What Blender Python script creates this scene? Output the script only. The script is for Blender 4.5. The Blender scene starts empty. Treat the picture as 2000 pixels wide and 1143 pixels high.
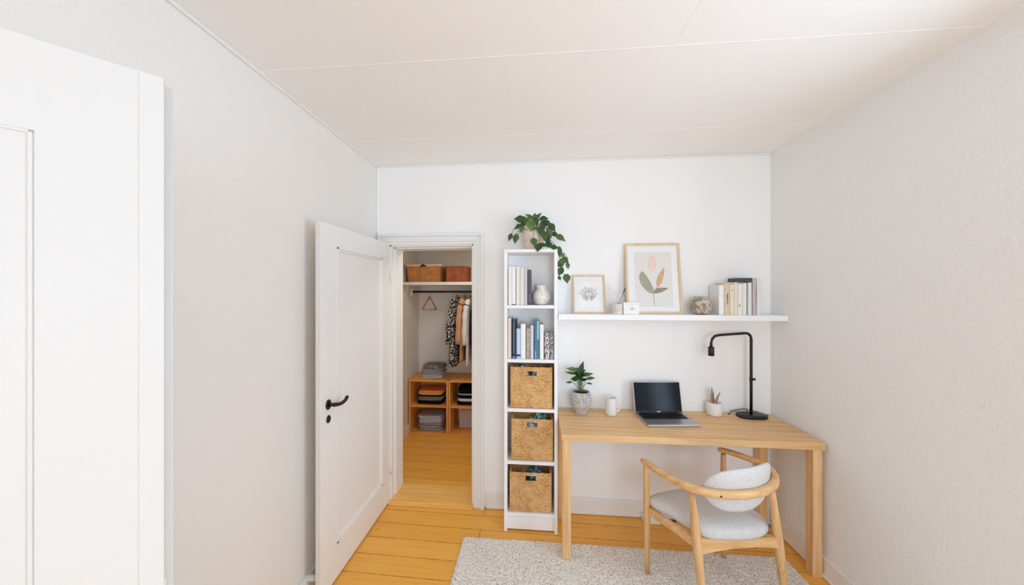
import bpy, bmesh, math, random
from mathutils import Vector, Matrix, noise
random.seed(7)
PI = math.pi
sc = bpy.context.scene
COL = sc.collection

# ---------------------------------------------------------------- camera
F, PX, HZ, EYE = 650.0, 985.0, 570.0, 1.6
TH = math.atan(57/650.0); SN, CS = math.sin(TH), math.cos(TH)
cd = bpy.data.cameras.new('camera'); cam = bpy.data.objects.new('camera', cd); COL.objects.link(cam)
cam.location = (0, 0, EYE); cam.rotation_euler = (PI/2, 0, TH)
cd.sensor_width = 36; cd.sensor_fit = 'HORIZONTAL'; cd.lens = 36*F/2000
cd.shift_x = (1000-PX)/2000; cd.shift_y = -(571.5-HZ)/2000
cd.clip_start = 0.02
sc.camera = cam
# ---------------------------------------------------------------- view, world, daylight
sc.view_settings.view_transform = 'Standard'; sc.view_settings.look = 'None'
sc.view_settings.gamma = 1; sc.view_settings.use_curve_mapping = False
sc.view_settings.exposure = -0.56
sc.cycles.max_bounces = 14; sc.cycles.diffuse_bounces = 10; sc.cycles.use_denoising = True
w = bpy.data.worlds.new('world'); sc.world = w; w.use_nodes = True
w.node_tree.nodes['Background'].inputs[0].default_value = (0.80, 0.88, 1.0, 1)
w.node_tree.nodes['Background'].inputs[1].default_value = 1.2
def area(name, loc, rot, sx, sy, power, col):
    l = bpy.data.lights.new(name, 'AREA'); l.shape = 'RECTANGLE'; l.size = sx; l.size_y = sy
    l.energy = power; l.color = col
    o = bpy.data.objects.new(name, l); COL.objects.link(o); o.location = loc; o.rotation_euler = rot
    return o
YR = -2.9                       # the window wall behind the camera
SKYC = (0.615, 0.79, 1.0)
area('window_daylight', (1.63+0.24, 0.74, 1.50), (PI/2-0.05, 0, PI/2+0.1), 1.0, 1.4, 60, SKYC)
area('window_daylight', (0.85, YR-0.25, 1.45), (PI/2+0.35, 0, 0), 1.4, 1.5, 108, SKYC)
area('window_daylight', (-0.62, YR-0.25, 1.45), (PI/2+0.35, 0, 0), 0.9, 1.5, 2, SKYC)

area('closet_fill_light', (-0.45, 2.92, 2.10), (0, 0, 0), 0.30, 0.30, 8.0, (1.0, 0.90, 0.78))  # added warm fill to brighten the closet, no known lamp there

# room numbers
XL, XR, YB, CEIL = -1.19, 1.63, 2.45, 2.56

def at(x, y, Y):                 # the point on the vertical plane Y that the photo shows at (x, y)
    u = (x-PX)/F; r = (u*CS-SN, u*SN+CS, (HZ-y)/F); t = Y/r[1]
    return Vector((r[0]*t, Y, EYE+r[2]*t))
def atz(x, y, z):                # the same on the level plane z
    u = (x-PX)/F; r = (u*CS-SN, u*SN+CS, (HZ-y)/F); t = (z-EYE)/r[2]
    return Vector((r[0]*t, r[1]*t, z))

# ---------------------------------------------------------------- materials
def newmat(name):
    m = bpy.data.materials.new(name); m.use_nodes = True
    return m, m.node_tree, m.node_tree.nodes['Principled BSDF']
def srgb(c):
    return tuple((v/255/12.92 if v/255 <= 0.04045 else ((v/255+0.055)/1.055)**2.4) for v in c)+(1,)
def N(nt, t, **k):
    n = nt.nodes.new(t)
    for a, v in k.items(): setattr(n, a, v)
    return n
def ramp(nt, fac, stops):
    r = N(nt, 'ShaderNodeValToRGB'); e = r.color_ramp.elements
    while len(e) < len(stops): e.new(0.5)
    for i, (p, c) in enumerate(stops): e[i].position = p; e[i].color = c
    nt.links.new(fac, r.inputs[0]); return r.outputs[0]
def coords(nt, scale=(1, 1, 1), rot=(0, 0, 0), loc=(0, 0, 0), kind='Object'):
    tc = N(nt, 'ShaderNodeTexCoord'); mp = N(nt, 'ShaderNodeMapping')
    mp.inputs['Scale'].default_value = scale; mp.inputs['Rotation'].default_value = rot; mp.inputs['Location'].default_value = loc
    nt.links.new(tc.outputs[kind], mp.inputs[0]); return mp.outputs[0]
def noise_tex(nt, vec, scale, detail=3, rough=0.5):
    n = N(nt, 'ShaderNodeTexNoise'); n.inputs['Scale'].default_value = scale
    n.inputs['Detail'].default_value = detail; n.inputs['Roughness'].default_value = rough
    nt.links.new(vec, n.inputs['Vector']); return n.outputs['Fac']
def bump(nt, b, h, strength, dist):
    n = N(nt, 'ShaderNodeBump'); n.inputs['Strength'].default_value = strength; n.inputs['Distance'].default_value = dist
    nt.links.new(h, n.inputs['Height']); nt.links.new(n.outputs[0], b.inputs['Normal'])
def plain(name, rgb, rough=0.6, var=0.05, ns=30, bs=0.0, bd=0.002, bscale=200, metal=0.0, spec=0.5):
    m, nt, b = newmat(name); c = srgb(rgb)
    v = coords(nt); f = noise_tex(nt, v, ns)
    d = tuple(x*(1-var) for x in c[:3])+(1,); e = tuple(min(1, x*(1+var)) for x in c[:3])+(1,)
    nt.links.new(ramp(nt, f, [(0.3, d), (0.7, e)]), b.inputs['Base Color'])
    b.inputs['Roughness'].default_value = rough; b.inputs['Metallic'].default_value = metal
    b.inputs['Specular IOR Level'].default_value = spec
    if bs: bump(nt, b, noise_tex(nt, v, bscale, 2), bs, bd)
    return m
def wood(name, lo, mid, hi, axis='x', scale=1.0, rough=0.45):
    m, nt, b = newmat(name)
    s = {'x': (1.2, 26, 26), 'y': (26, 1.2, 26), 'z': (26, 26, 1.2)}[axis]
    v = coords(nt, tuple(q*scale for q in s))
    f = noise_tex(nt, v, 1.6, 6, 0.62); g = noise_tex(nt, v, 7.0, 2)
    mx = N(nt, 'ShaderNodeMath', operation='MULTIPLY_ADD'); nt.links.new(g, mx.inputs[0]); mx.inputs[1].default_value = 0.3
    nt.links.new(f, mx.inputs[2])
    nt.links.new(ramp(nt, mx.outputs[0], [(0.42, srgb(lo)), (0.62, srgb(mid)), (0.85, srgb(hi))]), b.inputs['Base Color'])
    b.inputs['Roughness'].default_value = rough
    bump(nt, b, f, 0.15, 0.001)
    return m
def speckle(name, base, spot, scale, lo=0.45, hi=0.55, rough=0.8, bs=0.3):
    m, nt, b = newmat(name); v = coords(nt); f = noise_tex(nt, v, scale, 2)
    nt.links.new(ramp(nt, f, [(lo, srgb(base)), (hi, srgb(spot))]), b.inputs['Base Color'])
    b.inputs['Roughness'].default_value = rough; bump(nt, b, f, bs, 0.001)
    return m
def floor_mat(name, k=1.0):
    m, nt, b = newmat(name)
    v = coords(nt, rot=(0, 0, math.radians(1.2)), loc=(0.4, -0.014, 0))
    br = N(nt, 'ShaderNodeTexBrick'); br.offset = 0.37; br.squash = 1
    for a, val in (('Scale', 1.0), ('Brick Width', 3.4), ('Row Height', 0.137), ('Mortar Size', 0.0020), ('Mortar Smooth', 0.3), ('Bias', 0.0)):
        br.inputs[a].default_value = val
    br.inputs['Color1'].default_value = srgb((240, 176, 76)); br.inputs['Color2'].default_value = srgb((250, 194, 96))
    br.inputs['Mortar'].default_value = srgb((214, 150, 66))
    nt.links.new(v, br.inputs['Vector'])
    g = noise_tex(nt, coords(nt, (1.5, 34, 1)), 1.5, 5, 0.6)
    gr = ramp(nt, g, [(0.3, (0.86, 0.80, 0.70, 1)), (0.55, (1, 1, 1, 1)), (0.8, (1.0, 0.93, 0.82, 1))])
    mx = N(nt, 'ShaderNodeMix', data_type='RGBA', blend_type='MULTIPLY'); mx.inputs[0].default_value = 0.8
    nt.links.new(br.outputs['Color'], mx.inputs[6]); nt.links.new(gr, mx.inputs[7])
    kn = noise_tex(nt, coords(nt, (3, 9, 1)), 3.0, 2)
    mx2 = N(nt, 'ShaderNodeMix', data_type='RGBA', blend_type='MULTIPLY'); mx2.inputs[0].default_value = 1.0
    nt.links.new(mx.outputs[2], mx2.inputs[6])
    nt.links.new(ramp(nt, kn, [(0.22, (0.62, 0.5, 0.4, 1)), (0.30, (1, 1, 1, 1)), (1.0, (1, 1, 1, 1))]), mx2.inputs[7])
    gap = noise_tex(nt, coords(nt, (9, 2, 1)), 1.6, 2)                 # filler left in places between the boards
    mg = N(nt, 'ShaderNodeMath', operation='MULTIPLY'); nt.links.new(br.outputs['Fac'], mg.inputs[0])
    nt.links.new(ramp(nt, gap, [(0.40, (0.25, 0.25, 0.25, 1)), (0.58, (1, 1, 1, 1))]), mg.inputs[1])
    mx3 = N(nt, 'ShaderNodeMix', data_type='RGBA'); nt.links.new(mg.outputs[0], mx3.inputs[0])
    nt.links.new(mx2.outputs[2], mx3.inputs[6]); mx3.inputs[7].default_value = srgb((92, 54, 22))
    nt.links.new(mx3.outputs[2], b.inputs['Base Color'])
    b.inputs['Roughness'].default_value = 0.38; b.inputs['Specular IOR Level'].default_value = 0.35
    bn = N(nt, 'ShaderNodeBump'); bn.invert = True; bn.inputs['Strength'].default_value = 0.4; bn.inputs['Distance'].default_value = 0.002
    nt.links.new(br.outputs['Fac'], bn.inputs['Height']); nt.links.new(bn.outputs[0], b.inputs['Normal'])
    return m
def wicker(name, lo, hi):
    m, nt, b = newmat(name); v = coords(nt, (60, 60, 160))
    f = noise_tex(nt, v, 1.0, 3, 0.6); g = noise_tex(nt, coords(nt), 14, 2)
    ad = N(nt, 'ShaderNodeMath', operation='MULTIPLY_ADD'); nt.links.new(g, ad.inputs[0]); ad.inputs[1].default_value = 0.5; nt.links.new(f, ad.inputs[2])
    nt.links.new(ramp(nt, ad.outputs[0], [(0.5, srgb(lo)), (0.95, srgb(hi))]), b.inputs['Base Color'])
    b.inputs['Roughness'].default_value = 0.6; bump(nt, b, f, 0.3, 0.001)
    return m
M = {}
M['wall'] = plain('white_wall_paint', (247, 247, 246), 0.75, 0.006, 2, 0.12, 0.002, 90, spec=0.2)
M['rough_wall'] = plain('pebbled_white_wallpaper', (240, 241, 241), 0.8, 0.01, 60, 0.55, 0.004, 75, spec=0.15)
M['left_wall'] = plain('warm_white_wallpaper', (238, 234, 229), 0.8, 0.006, 3, 0.3, 0.003, 110, spec=0.15)
M['ceiling'] = plain('ceiling_paint', (249, 247, 245), 0.85, 0.006, 2, 0.05, 0.001, 60, spec=0.1)
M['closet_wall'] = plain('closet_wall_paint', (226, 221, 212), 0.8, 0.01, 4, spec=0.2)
M['trim'] = plain('glossy_white_woodwork', (238, 237, 234), 0.35, 0.006, 3, 0.04, 0.001, 20)
M['door'] = plain('white_door_paint', (238, 236, 233), 0.38, 0.006, 3, 0.04, 0.001, 15)
M['floor'] = floor_mat('pine_floorboards')
M['sill'] = wood('pine_threshold', (226, 166, 80), (240, 186, 100), (246, 202, 124), 'x')
M['shelf_white'] = plain('white_laminate', (246, 246, 246), 0.4, 0.004, 5)
oakc = ((204, 156, 100), (224, 180, 126), (234, 198, 148))
M['oak_x'] = wood('oak_grain_along_top', *oakc, 'x'); M['oak_z'] = wood('oak_grain_upright', *oakc, 'z', rough=0.5)
chc = ((190, 140, 84), (216, 170, 114), (230, 190, 136))
M['chair_z'] = wood('pale_oak_upright', *chc, 'z'); M['chair_x'] = wood('pale_oak_rail', *chc, 'x')
M['birch'] = wood('honey_pine_front', (200, 128, 54), (224, 156, 76), (236, 176, 96), 'x'); M['frame_oak'] = wood('light_oak_frame', (204, 176, 138), (222, 196, 160), (232, 210, 178), 'z')
M['wicker'] = wicker('golden_water_hyacinth', (178, 124, 66), (236, 192, 130))
M['wicker_dark'] = wicker('brown_rattan', (136, 78, 34), (206, 140, 72)); M['wicker_red'] = wicker('reddish_rattan', (112, 52, 22), (172, 92, 44))
M['black'] = plain('matte_black_metal', (22, 22, 24), 0.4, 0.1, 40)
M['handle'] = plain('dark_bronze_handle', (34, 22, 22), 0.35, 0.1, 40, metal=0.3)
M['fabric'] = speckle('grey_woven_upholstery', (190, 186, 182), (220, 218, 215), 300, 0.34, 0.64, 0.95, 0.6)
M['alu'] = plain('laptop_aluminium', (186, 182, 180), 0.35, 0.03, 60, metal=0.85)
M['keys'] = plain('black_keys', (14, 14, 16), 0.5, 0.1, 90)
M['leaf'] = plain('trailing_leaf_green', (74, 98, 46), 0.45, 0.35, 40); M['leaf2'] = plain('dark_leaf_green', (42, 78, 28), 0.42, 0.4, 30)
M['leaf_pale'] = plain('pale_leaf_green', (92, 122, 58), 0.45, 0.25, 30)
M['stem'] = plain('green_stem', (86, 106, 52), 0.6, 0.2, 40); M['soil'] = plain('potting_soil', (44, 30, 22), 0.95, 0.4, 150, 0.6, 0.004, 150)
M['pot_pink'] = plain('blush_stoneware', (222, 206, 192), 0.7, 0.08, 40, 0.3, 0.002, 120)
M['pot_grey'] = speckle('mottled_grey_stoneware', (168, 162, 158), (206, 202, 198), 90, 0.38, 0.62, 0.7, 0.5)
M['vase_white'] = speckle('rough_white_ceramic', (226, 218, 208), (244, 240, 234), 60, 0.3, 0.6, 0.7, 0.6)
M['vase_taupe'] = speckle('streaked_taupe_ceramic', (150, 132, 114), (206, 194, 178), 46, 0.4, 0.6, 0.75, 0.8)
M['mug'] = plain('glazed_white_mug', (232, 228, 224), 0.4, 0.03, 40); M['cup'] = speckle('speckled_white_cup', (240, 236, 232), (206, 200, 194), 120, 0.6, 0.75, 0.6, 0.2)
M['coffee'] = plain('cup_inside_dark', (120, 112, 108), 0.5)
M['paper'] = plain('paper_pages', (236, 230, 216), 0.9, 0.05, 200); M['card'] = plain('white_card', (244, 243, 240), 0.8, 0.01, 20)
M['mat_board'] = plain('white_mat_board', (240, 240, 240), 0.85, 0.006, 10); M['print_grey'] = plain('pale_grey_print', (228, 226, 222), 0.85, 0.02, 60)
M['ink'] = plain('dark_ink', (92, 88, 88), 0.9); M['sage'] = plain('sage_green_print', (168, 168, 148), 0.9, 0.12, 70)
M['terracotta'] = plain('ochre_print', (214, 176, 138), 0.9, 0.12, 70); M['blush'] = plain('blush_print', (236, 210, 198), 0.9, 0.05, 50)
M['olive'] = plain('olive_brown_print', (156, 146, 124), 0.9, 0.12, 70)
M['jar_glass'] = plain('frosted_jar', (232, 230, 228), 0.25, 0.02, 20); M['bristle'] = plain('paint_brush_handle', (236, 234, 230), 0.6)
M['wood_pencil'] = plain('pencil_wood', (206, 150, 96), 0.7, 0.1, 60); M['steel'] = plain('grey_steel', (150, 152, 156), 0.35, 0.05, 50, metal=0.6)
M['hole'] = plain('dark_hole', (16, 12, 14), 0.9); M['white_plastic'] = plain('white_plastic', (244, 246, 248), 0.4, 0.01)
M['rug_edge'] = plain('rug_binding', (200, 190, 178), 0.9, 0.08, 80)
def cloth(name, rgb, var=0.12, ns=60): return plain(name, rgb, 0.95, var, ns, 0.35, 0.003, 180, spec=0.1)
# clear window pane: thin, lets daylight through
m, nt, b = newmat('window_glass'); M['glass'] = m
tr = N(nt, 'ShaderNodeBsdfTransparent'); gl = N(nt, 'ShaderNodeBsdfGlossy'); gl.inputs['Roughness'].default_value = 0.02
mxs = N(nt, 'ShaderNodeMixShader'); mxs.inputs[0].default_value = 0.06
nt.links.new(tr.outputs[0], mxs.inputs[1]); nt.links.new(gl.outputs[0], mxs.inputs[2])
nt.links.new(mxs.outputs[0], nt.nodes['Material Output'].inputs[0])
# rug
m, nt, b = newmat('looped_wool_rug'); M['rug'] = m
v = coords(nt); f = noise_tex(nt, v, 95, 3, 0.7); g = noise_tex(nt, v, 5, 2)
nt.links.new(ramp(nt, f, [(0.36, srgb((176, 165, 150))), (0.46, srgb((236, 230, 220))), (0.62, srgb((250, 247, 241)))]), b.inputs['Base Color'])
b.inputs['Roughness'].default_value = 1.0; b.inputs['Specular IOR Level'].default_value = 0.05; bump(nt, b, f, 0.8, 0.006)
# glossy laptop screen
m, nt, b = newmat('black_glass_screen'); M['screen'] = m
v = coords(nt); nt.links.new(ramp(nt, noise_tex(nt, v, 3), [(0.3, srgb((16, 17, 21))), (0.7, srgb((22, 24, 29)))]), b.inputs['Base Color'])
b.inputs['Roughness'].default_value = 0.16; b.inputs['Specular IOR Level'].default_value = 0.16

# ---------------------------------------------------------------- mesh helpers
def box(bm, x0, x1, y0, y1, z0, z1, bev=0.0, mtx=None):
    t = bmesh.new(); bmesh.ops.create_cube(t, size=1)
    for v in t.verts: v.co = Vector(((x0+x1)/2+v.co.x*(x1-x0), (y0+y1)/2+v.co.y*(y1-y0), (z0+z1)/2+v.co.z*(z1-z0)))
    if bev: bmesh.ops.bevel(t, geom=t.edges[:], offset=bev, segments=2, affect='EDGES', profile=0.5)
    if mtx is not None: bmesh.ops.transform(t, matrix=mtx, verts=t.verts)
    merge(bm, t)
def merge(bm, t):
    mp = {v: bm.verts.new(v.co) for v in t.verts}
    for f in t.faces:
        try: nf = bm.faces.new([mp[v] for v in f.verts]); nf.smooth = f.smooth
        except ValueError: pass
    t.free()
def lathe(bm, prof, cx, cy, seg=32, sq=1.0):
    rings = []
    for r, z in prof:
        rings.append([bm.verts.new((cx+r*math.cos(2*PI*i/seg), cy+sq*r*math.sin(2*PI*i/seg), z)) for i in range(seg)])
    for a, b_ in zip(rings, rings[1:]):
        for i in range(seg):
            f = bm.faces.new((a[i], a[(i+1) % seg], b_[(i+1) % seg], b_[i])); f.smooth = True
    for ring in (rings[0], rings[-1]):
        bm.faces.new(ring)
def tube(bm, pts, rad, seg=10, flat=1.0):
    pts = [Vector(p) for p in pts]; n = len(pts)
    rad = rad if isinstance(rad, (list, tuple)) else [rad]*n
    up = Vector((0, 0, 1)); rings = []
    for i, p in enumerate(pts):
        d = (pts[min(i+1, n-1)]-pts[max(i-1, 0)]).normalized()
        ref = up if abs(d.z) < 0.95 else Vector((0, 1, 0))
        a = d.cross(ref).normalized(); c = a.cross(d).normalized()
        rings.append([bm.verts.new(p+a*rad[i]*math.cos(2*PI*k/seg)+c*rad[i]*flat*math.sin(2*PI*k/seg)) for k in range(seg)])
    for a, b_ in zip(rings, rings[1:]):
        for k in range(seg):
            f = bm.faces.new((a[k], a[(k+1) % seg], b_[(k+1) % seg], b_[k])); f.smooth = True
    bm.faces.new(rings[0]); bm.faces.new(rings[-1])
def spline(P, k=6):
    P = [Vector(p) for p in P]; Q = [P[0]*2-P[1]]+P+[P[-1]*2-P[-2]]; out = []
    for i in range(1, len(Q)-2):
        for j in range(k):
            t = j/k; a, b_, c, d = Q[i-1:i+3]
            out.append(0.5*((2*b_)+(c-a)*t+(2*a-5*b_+4*c-d)*t*t+(3*b_-a-3*c+d)*t**3))
    out.append(P[-1]); return out
def mk(name, bm, mat, parent=None, origin=None):
    """one mesh object; vertices are given in world space unless it is a child of an unmoved root"""
    off = Vector((0, 0, 0))
    if parent is not None: off = Vector(parent.get('_o', (0, 0, 0)))
    elif origin is not None: off = Vector(origin)
    bmesh.ops.translate(bm, vec=-off, verts=bm.verts)
    bmesh.ops.recalc_face_normals(bm, faces=bm.faces)
    me = bpy.data.meshes.new(name); bm.to_mesh(me); bm.free(); me.materials.append(mat)
    o = bpy.data.objects.new(name, me); COL.objects.link(o)
    o['_o'] = tuple(off)
    if parent is not None: o.parent = parent
    else: o.location = off
    return o
def tag(o, label, cat, group=None):
    o['label'] = label; o['category'] = cat
    if group: o['group'] = group
    return o
def thing(name, loc, label, cat, group=None):
    o = bpy.data.objects.new(name, None); COL.objects.link(o); o.location = loc; o['_o'] = tuple(loc); o.empty_display_size = 0.05
    return tag(o, label, cat, group)
def struct(name, bm, mat, parent=None):
    o = mk(name, bm, mat, parent)
    o['kind'] = 'structure'
    return o
def B(*a, **k):
    bm = bmesh.new(); box(bm, *a, **k); return bm
def BB(lst, bev=0.0):
    bm = bmesh.new()
    for a in lst: box(bm, *a, bev=bev)
    return bm

# ================================================================ THE ROOM
T = 0.12
bm = BB([(XL-0.12, XR+0.12, YR-0.12, YB+0.2, -0.12, 0.0)]); struct('floor', bm, M['floor'])
CX0, CX1, CY0, CY1 = -1.412, -0.05, 2.65, 4.01     # the closet
DX0, DX1, DZ = -1.09, -0.446, 1.955                # its doorway
struct('floor_closet', B(CX0-T, CX1+T, CY0, CY1+T, -0.12, 0.0), M['floor'])
# ceiling with thin board joints
bm = BB([(XL-T, XR+T, YR-T, YB+0.2, CEIL, CEIL+0.1)])
for y in (-2.80, -2.11, -1.42, -0.72, -0.03, 0.66, 1.352, 2.04): box(bm, XL, XR, y-0.003, y+0.003, CEIL-0.0011, CEIL+0.01, bev=0.0005)
for i, y in enumerate((-2.11, -1.42, -0.72, -0.03, 0.66, 1.352)):
    x = -0.112 if i % 2 == 1 else 0.55
    box(bm, x-0.003, x+0.003, y, y+0.69, CEIL-0.0006, CEIL+0.01, bev=0.0003)
struct('ceiling', bm, M['ceiling'])
struct('ceiling_closet', B(CX0-T, CX1+T, CY0, CY1+T, 2.2, 2.3), M['closet_wall'])
# back wall with doorway
bm = BB([(XL-T, DX0, YB, YB+0.2, 0, CEIL), (DX1, XR+T, YB, YB+0.2, 0, CEIL), (DX0, DX1, YB, YB+0.2, DZ, CEIL)])
struct('wall_back', bm, M['wall'])
# left wall with its doorway (the nearer door opens from it)
HY, LX0, LX1 = -0.109, -0.10, 0.72
bm = BB([(XL-T, XL, YR-T, LX0, 0, CEIL), (XL-T, XL, LX1, YB, 0, CEIL), (XL-T, XL, LX0, LX1, 1.965, CEIL)])
struct('wall_left', bm, M['left_wall'])
bm = BB([(XL-1.1, XL-1.0, LX0-0.6, LX1+0.6, 0, 2.3), (XL-1.0, XL-T, LX0-0.6, LX0-0.5, 0, 2.3), (XL-1.0, XL-T, LX1+0.5, LX1+0.6, 0, 2.3)])
struct('wall_hallway', bm, M['wall'])
struct('floor_hallway', B(XL-1.1, XL-T, LX0-0.6, LX1+0.6, -0.12, 0), M['floor'])
struct('ceiling_hallway', B(XL-1.1, XL-T, LX0-0.6, LX1+0.6, 2.3, 2.4), M['wall'])
W3, W3Z = (0.22, 1.20), (0.75, 2.12)
struct('wall_right', BB([(XR, XR+T, YR-T, W3[0], 0, CEIL), (XR, XR+T, W3[1], YB, 0, CEIL), (XR, XR+T, W3[0], W3[1], 0, W3Z[0]), (XR, XR+T, W3[0], W3[1], W3Z[1], CEIL)]), M['rough_wall'])
a, c = W3; m_ = (a+c)/2; q0, q1 = XR+0.05, XR+0.09
fr = struct('window_3', BB([(q0+0.001, q1-0.001, a+0.049, c-0.049, W3Z[0]+0.001, W3Z[0]+0.05), (q0+0.001, q1-0.001, a+0.049, c-0.049, W3Z[1]-0.05, W3Z[1]-0.001), (q0, q1, a, a+0.05, *W3Z), (q0, q1, c-0.05, c, *W3Z), (q0+0.002, q1-0.002, m_-0.025, m_+0.025, W3Z[0]+0.045, W3Z[1]-0.045)], 0.004), M['trim'])
mk('window_pane', BB([(XR+0.066, XR+0.072, a+0.05, m_-0.025, W3Z[0]+0.05, W3Z[1]-0.05), (XR+0.066, XR+0.072, m_+0.025, c-0.05, W3Z[0]+0.05, W3Z[1]-0.05)]), M['glass'], fr)
mk('window_sill', B(XR-0.02, XR+0.05, a, c, W3Z[0]-0.0, W3Z[0]+0.012, bev=0.003), M['trim'], fr)
# window wall behind the camera
W1, W2, WZ0, WZ1 = (0.10, 1.50), (-1.08, -0.15), 0.70, 2.30
bm = BB([(XL-T, XR+T, YR-T, YR, 0, WZ0), (XL-T, XR+T, YR-T, YR, WZ1, CEIL), (XL-T, W2[0], YR-T, YR, WZ0, WZ1),
         (W2[1], W1[0], YR-T, YR, WZ0, WZ1), (W1[1], XR+T, YR-T, YR, WZ0, WZ1)])
struct('wall_front', bm, M['wall'])
for i, (a, c) in enumerate((W1, W2)):
    m_ = (a+c)/2
    fr = struct('window_%d' % (i+1), BB([(a+0.049, c-0.049, YR-0.089, YR-0.041, WZ0+0.001, WZ0+0.05), (a+0.049, c-0.049, YR-0.089, YR-0.041, WZ1-0.05, WZ1-0.001), (a, a+0.05, YR-0.09, YR-0.04, WZ0, WZ1),
        (c-0.05, c, YR-0.09, YR-0.04, WZ0, WZ1), (m_-0.025, m_+0.025, YR-0.088, YR-0.042, WZ0+0.045, WZ1-0.045)], 0.004), M['trim'])
    mk('window_pane', BB([(a+0.05, m_-0.025, YR-0.068, YR-0.062, WZ0+0.05, WZ1-0.05), (m_+0.025, c-0.05, YR-0.068, YR-0.062, WZ0+0.05, WZ1-0.05)]), M['glass'], fr)
    mk('window_sill', B(a-0.04, c+0.04, YR-0.04, YR+0.12, WZ0-0.03, WZ0, bev=0.004), M['trim'], fr)
# closet shell
bm = BB([(CX0-T, CX0, CY0, CY1+T, 0, 2.2)]); struct('wall_closet_left', bm, M['closet_wall'])
struct('wall_closet_back', B(CX0, CX1, CY1, CY1+T, 0, 2.2), M['closet_wall'])
struct('wall_closet_right', B(CX1, CX1+T, CY0, CY1+T, 0, 2.2), M['closet_wall'])
struct('baseboard_closet', B(CX0, CX0+0.014, CY0, CY1, 0, 0.10, bev=0.003), M['trim'])
# baseboards
def baseboard(name, segs):
    bm = bmesh.new()
    for x0, x1, y0, y1, ax in segs:
        box(bm, x0, x1, y0, y1, 0.0, 0.115, bev=0.003)
        if ax == 'b': box(bm, x0, x1, y0-0.008, y1, 0.004, 0.022, bev=0.003)
        if ax == 'r': box(bm, x0-0.008, x1, y0, y1, 0.004, 0.022, bev=0.003)
        if ax == 'l': box(bm, x0, x1+0.008, y0, y1, 0.004, 0.022, bev=0.003)
    return struct(name, bm, M['trim'])
baseboard('baseboard_back', [(-0.345, XR, YB-0.016, YB, 'b')])
baseboard('baseboard_right', [(XR-0.016, XR, YR, YB-0.026, 'r')])
baseboard('baseboard_left', [(XL, XL+0.016, LX1+0.11, YB-0.03, 'l'), (XL, XL+0.016, YR, LX0-0.11, 'l')])
# thin cornice bead where walls meet the ceiling, and in the left corner
struct('trim_1', BB([(XL, XR, YB-0.011, YB, CEIL-0.014, CEIL)], 0.004), M['trim'])
struct('trim_2', BB([(XL, XL+0.011, YR, YB-0.011, CEIL-0.014, CEIL)], 0.004), M['trim'])
struct('trim_3', BB([(XL, XL+0.013, YB-0.013, YB, 2.05, CEIL-0.014)], 0.004), M['wall'])
# door lining and moulded casing of the closet door
def casing(a, c, zt, yf, wd=0.10):
    bm = bmesh.new()
    for (w0, w1, th) in ((0.0, 0.020, 0.016), (0.020, 0.034, 0.026), (0.034, wd-0.022, 0.020), (wd-0.022, wd, 0.034)):
        box(bm, a-w1, a-w0, yf-th, yf, 0, zt+w0, bev=0.002); box(bm, c+w0, c+w1, yf-th, yf, 0, zt+w0, bev=0.002)
        box(bm, a-w1, c+w1, yf-th, yf, zt+w0, zt+w1, bev=0.002)
    return bm
c_ = struct('trim_4', casing(DX0, DX1, DZ, YB, 0.082), M['trim'])
bm = BB([(DX0-0.0, DX0+0.012, YB, YB+0.2, 0, DZ), (DX1-0.012, DX1, YB, YB+0.2, 0, DZ), (DX0, DX1, YB, YB+0.2, DZ-0.012, DZ),
         (DX0, DX0+0.022, YB+0.06, YB+0.2, 0, DZ), (DX0, DX1, YB+0.06, YB+0.2, DZ-0.022, DZ), (DX1-0.022, DX1, YB+0.06, YB+0.2, 0, DZ)], 0.0015)
mk('door_lining', bm, M['trim'], c_)
# strike plate on the casing
sx = at(940, 680, YB-0.02)
bm = BB([(sx.x-0.018, sx.x+0.018, YB-0.0235, YB-0.0195, at(940, 708, YB).z, at(940, 655, YB).z)], 0.001)
sp = mk('strike_plate', bm, M['trim'], c_)
mk('latch_hole', BB([(sx.x-0.008, sx.x+0.012, YB-0.0245, YB-0.021, at(940, 683, YB).z, at(940, 664, YB).z)], 0.0008), M['trim'], sp)
z_ = at(940, 700, YB).z; mk('dark_plate_hole', BB([(sx.x-0.004, sx.x+0.003, YB-0.0255, YB-0.021, z_-0.004, z_+0.004)], 0.0015), M['hole'], sp)  # dark block standing in for the small hole in the plate
# threshold board
bm = BB([(DX0, DX1, YB-0.030, YB+0.21, 0.0, 0.022), (DX0-0.0, DX1, YB-0.046, YB-0.028, 0.0, 0.012)], 0.004)
struct('trim_5', bm, M['sill'])
# casing around the left doorway (in wall_left)
bm = bmesh.new()
for (w0, w1, th) in ((0.0, 0.03, 0.012), (0.03, 0.07, 0.016), (0.07, 0.09, 0.024)):
    box(bm, XL, XL+th, LX0-w1, LX0-w0, 0, 1.965+w0, bev=0.002); box(bm, XL, XL+th, LX1+w0, LX1+w1, 0, 1.965+w0, bev=0.002)
    box(bm, XL, XL+th, LX0-w1, LX1+w1, 1.965+w0, 1.965+w1, bev=0.002)
struct('trim_6', bm, M['trim'])

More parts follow.
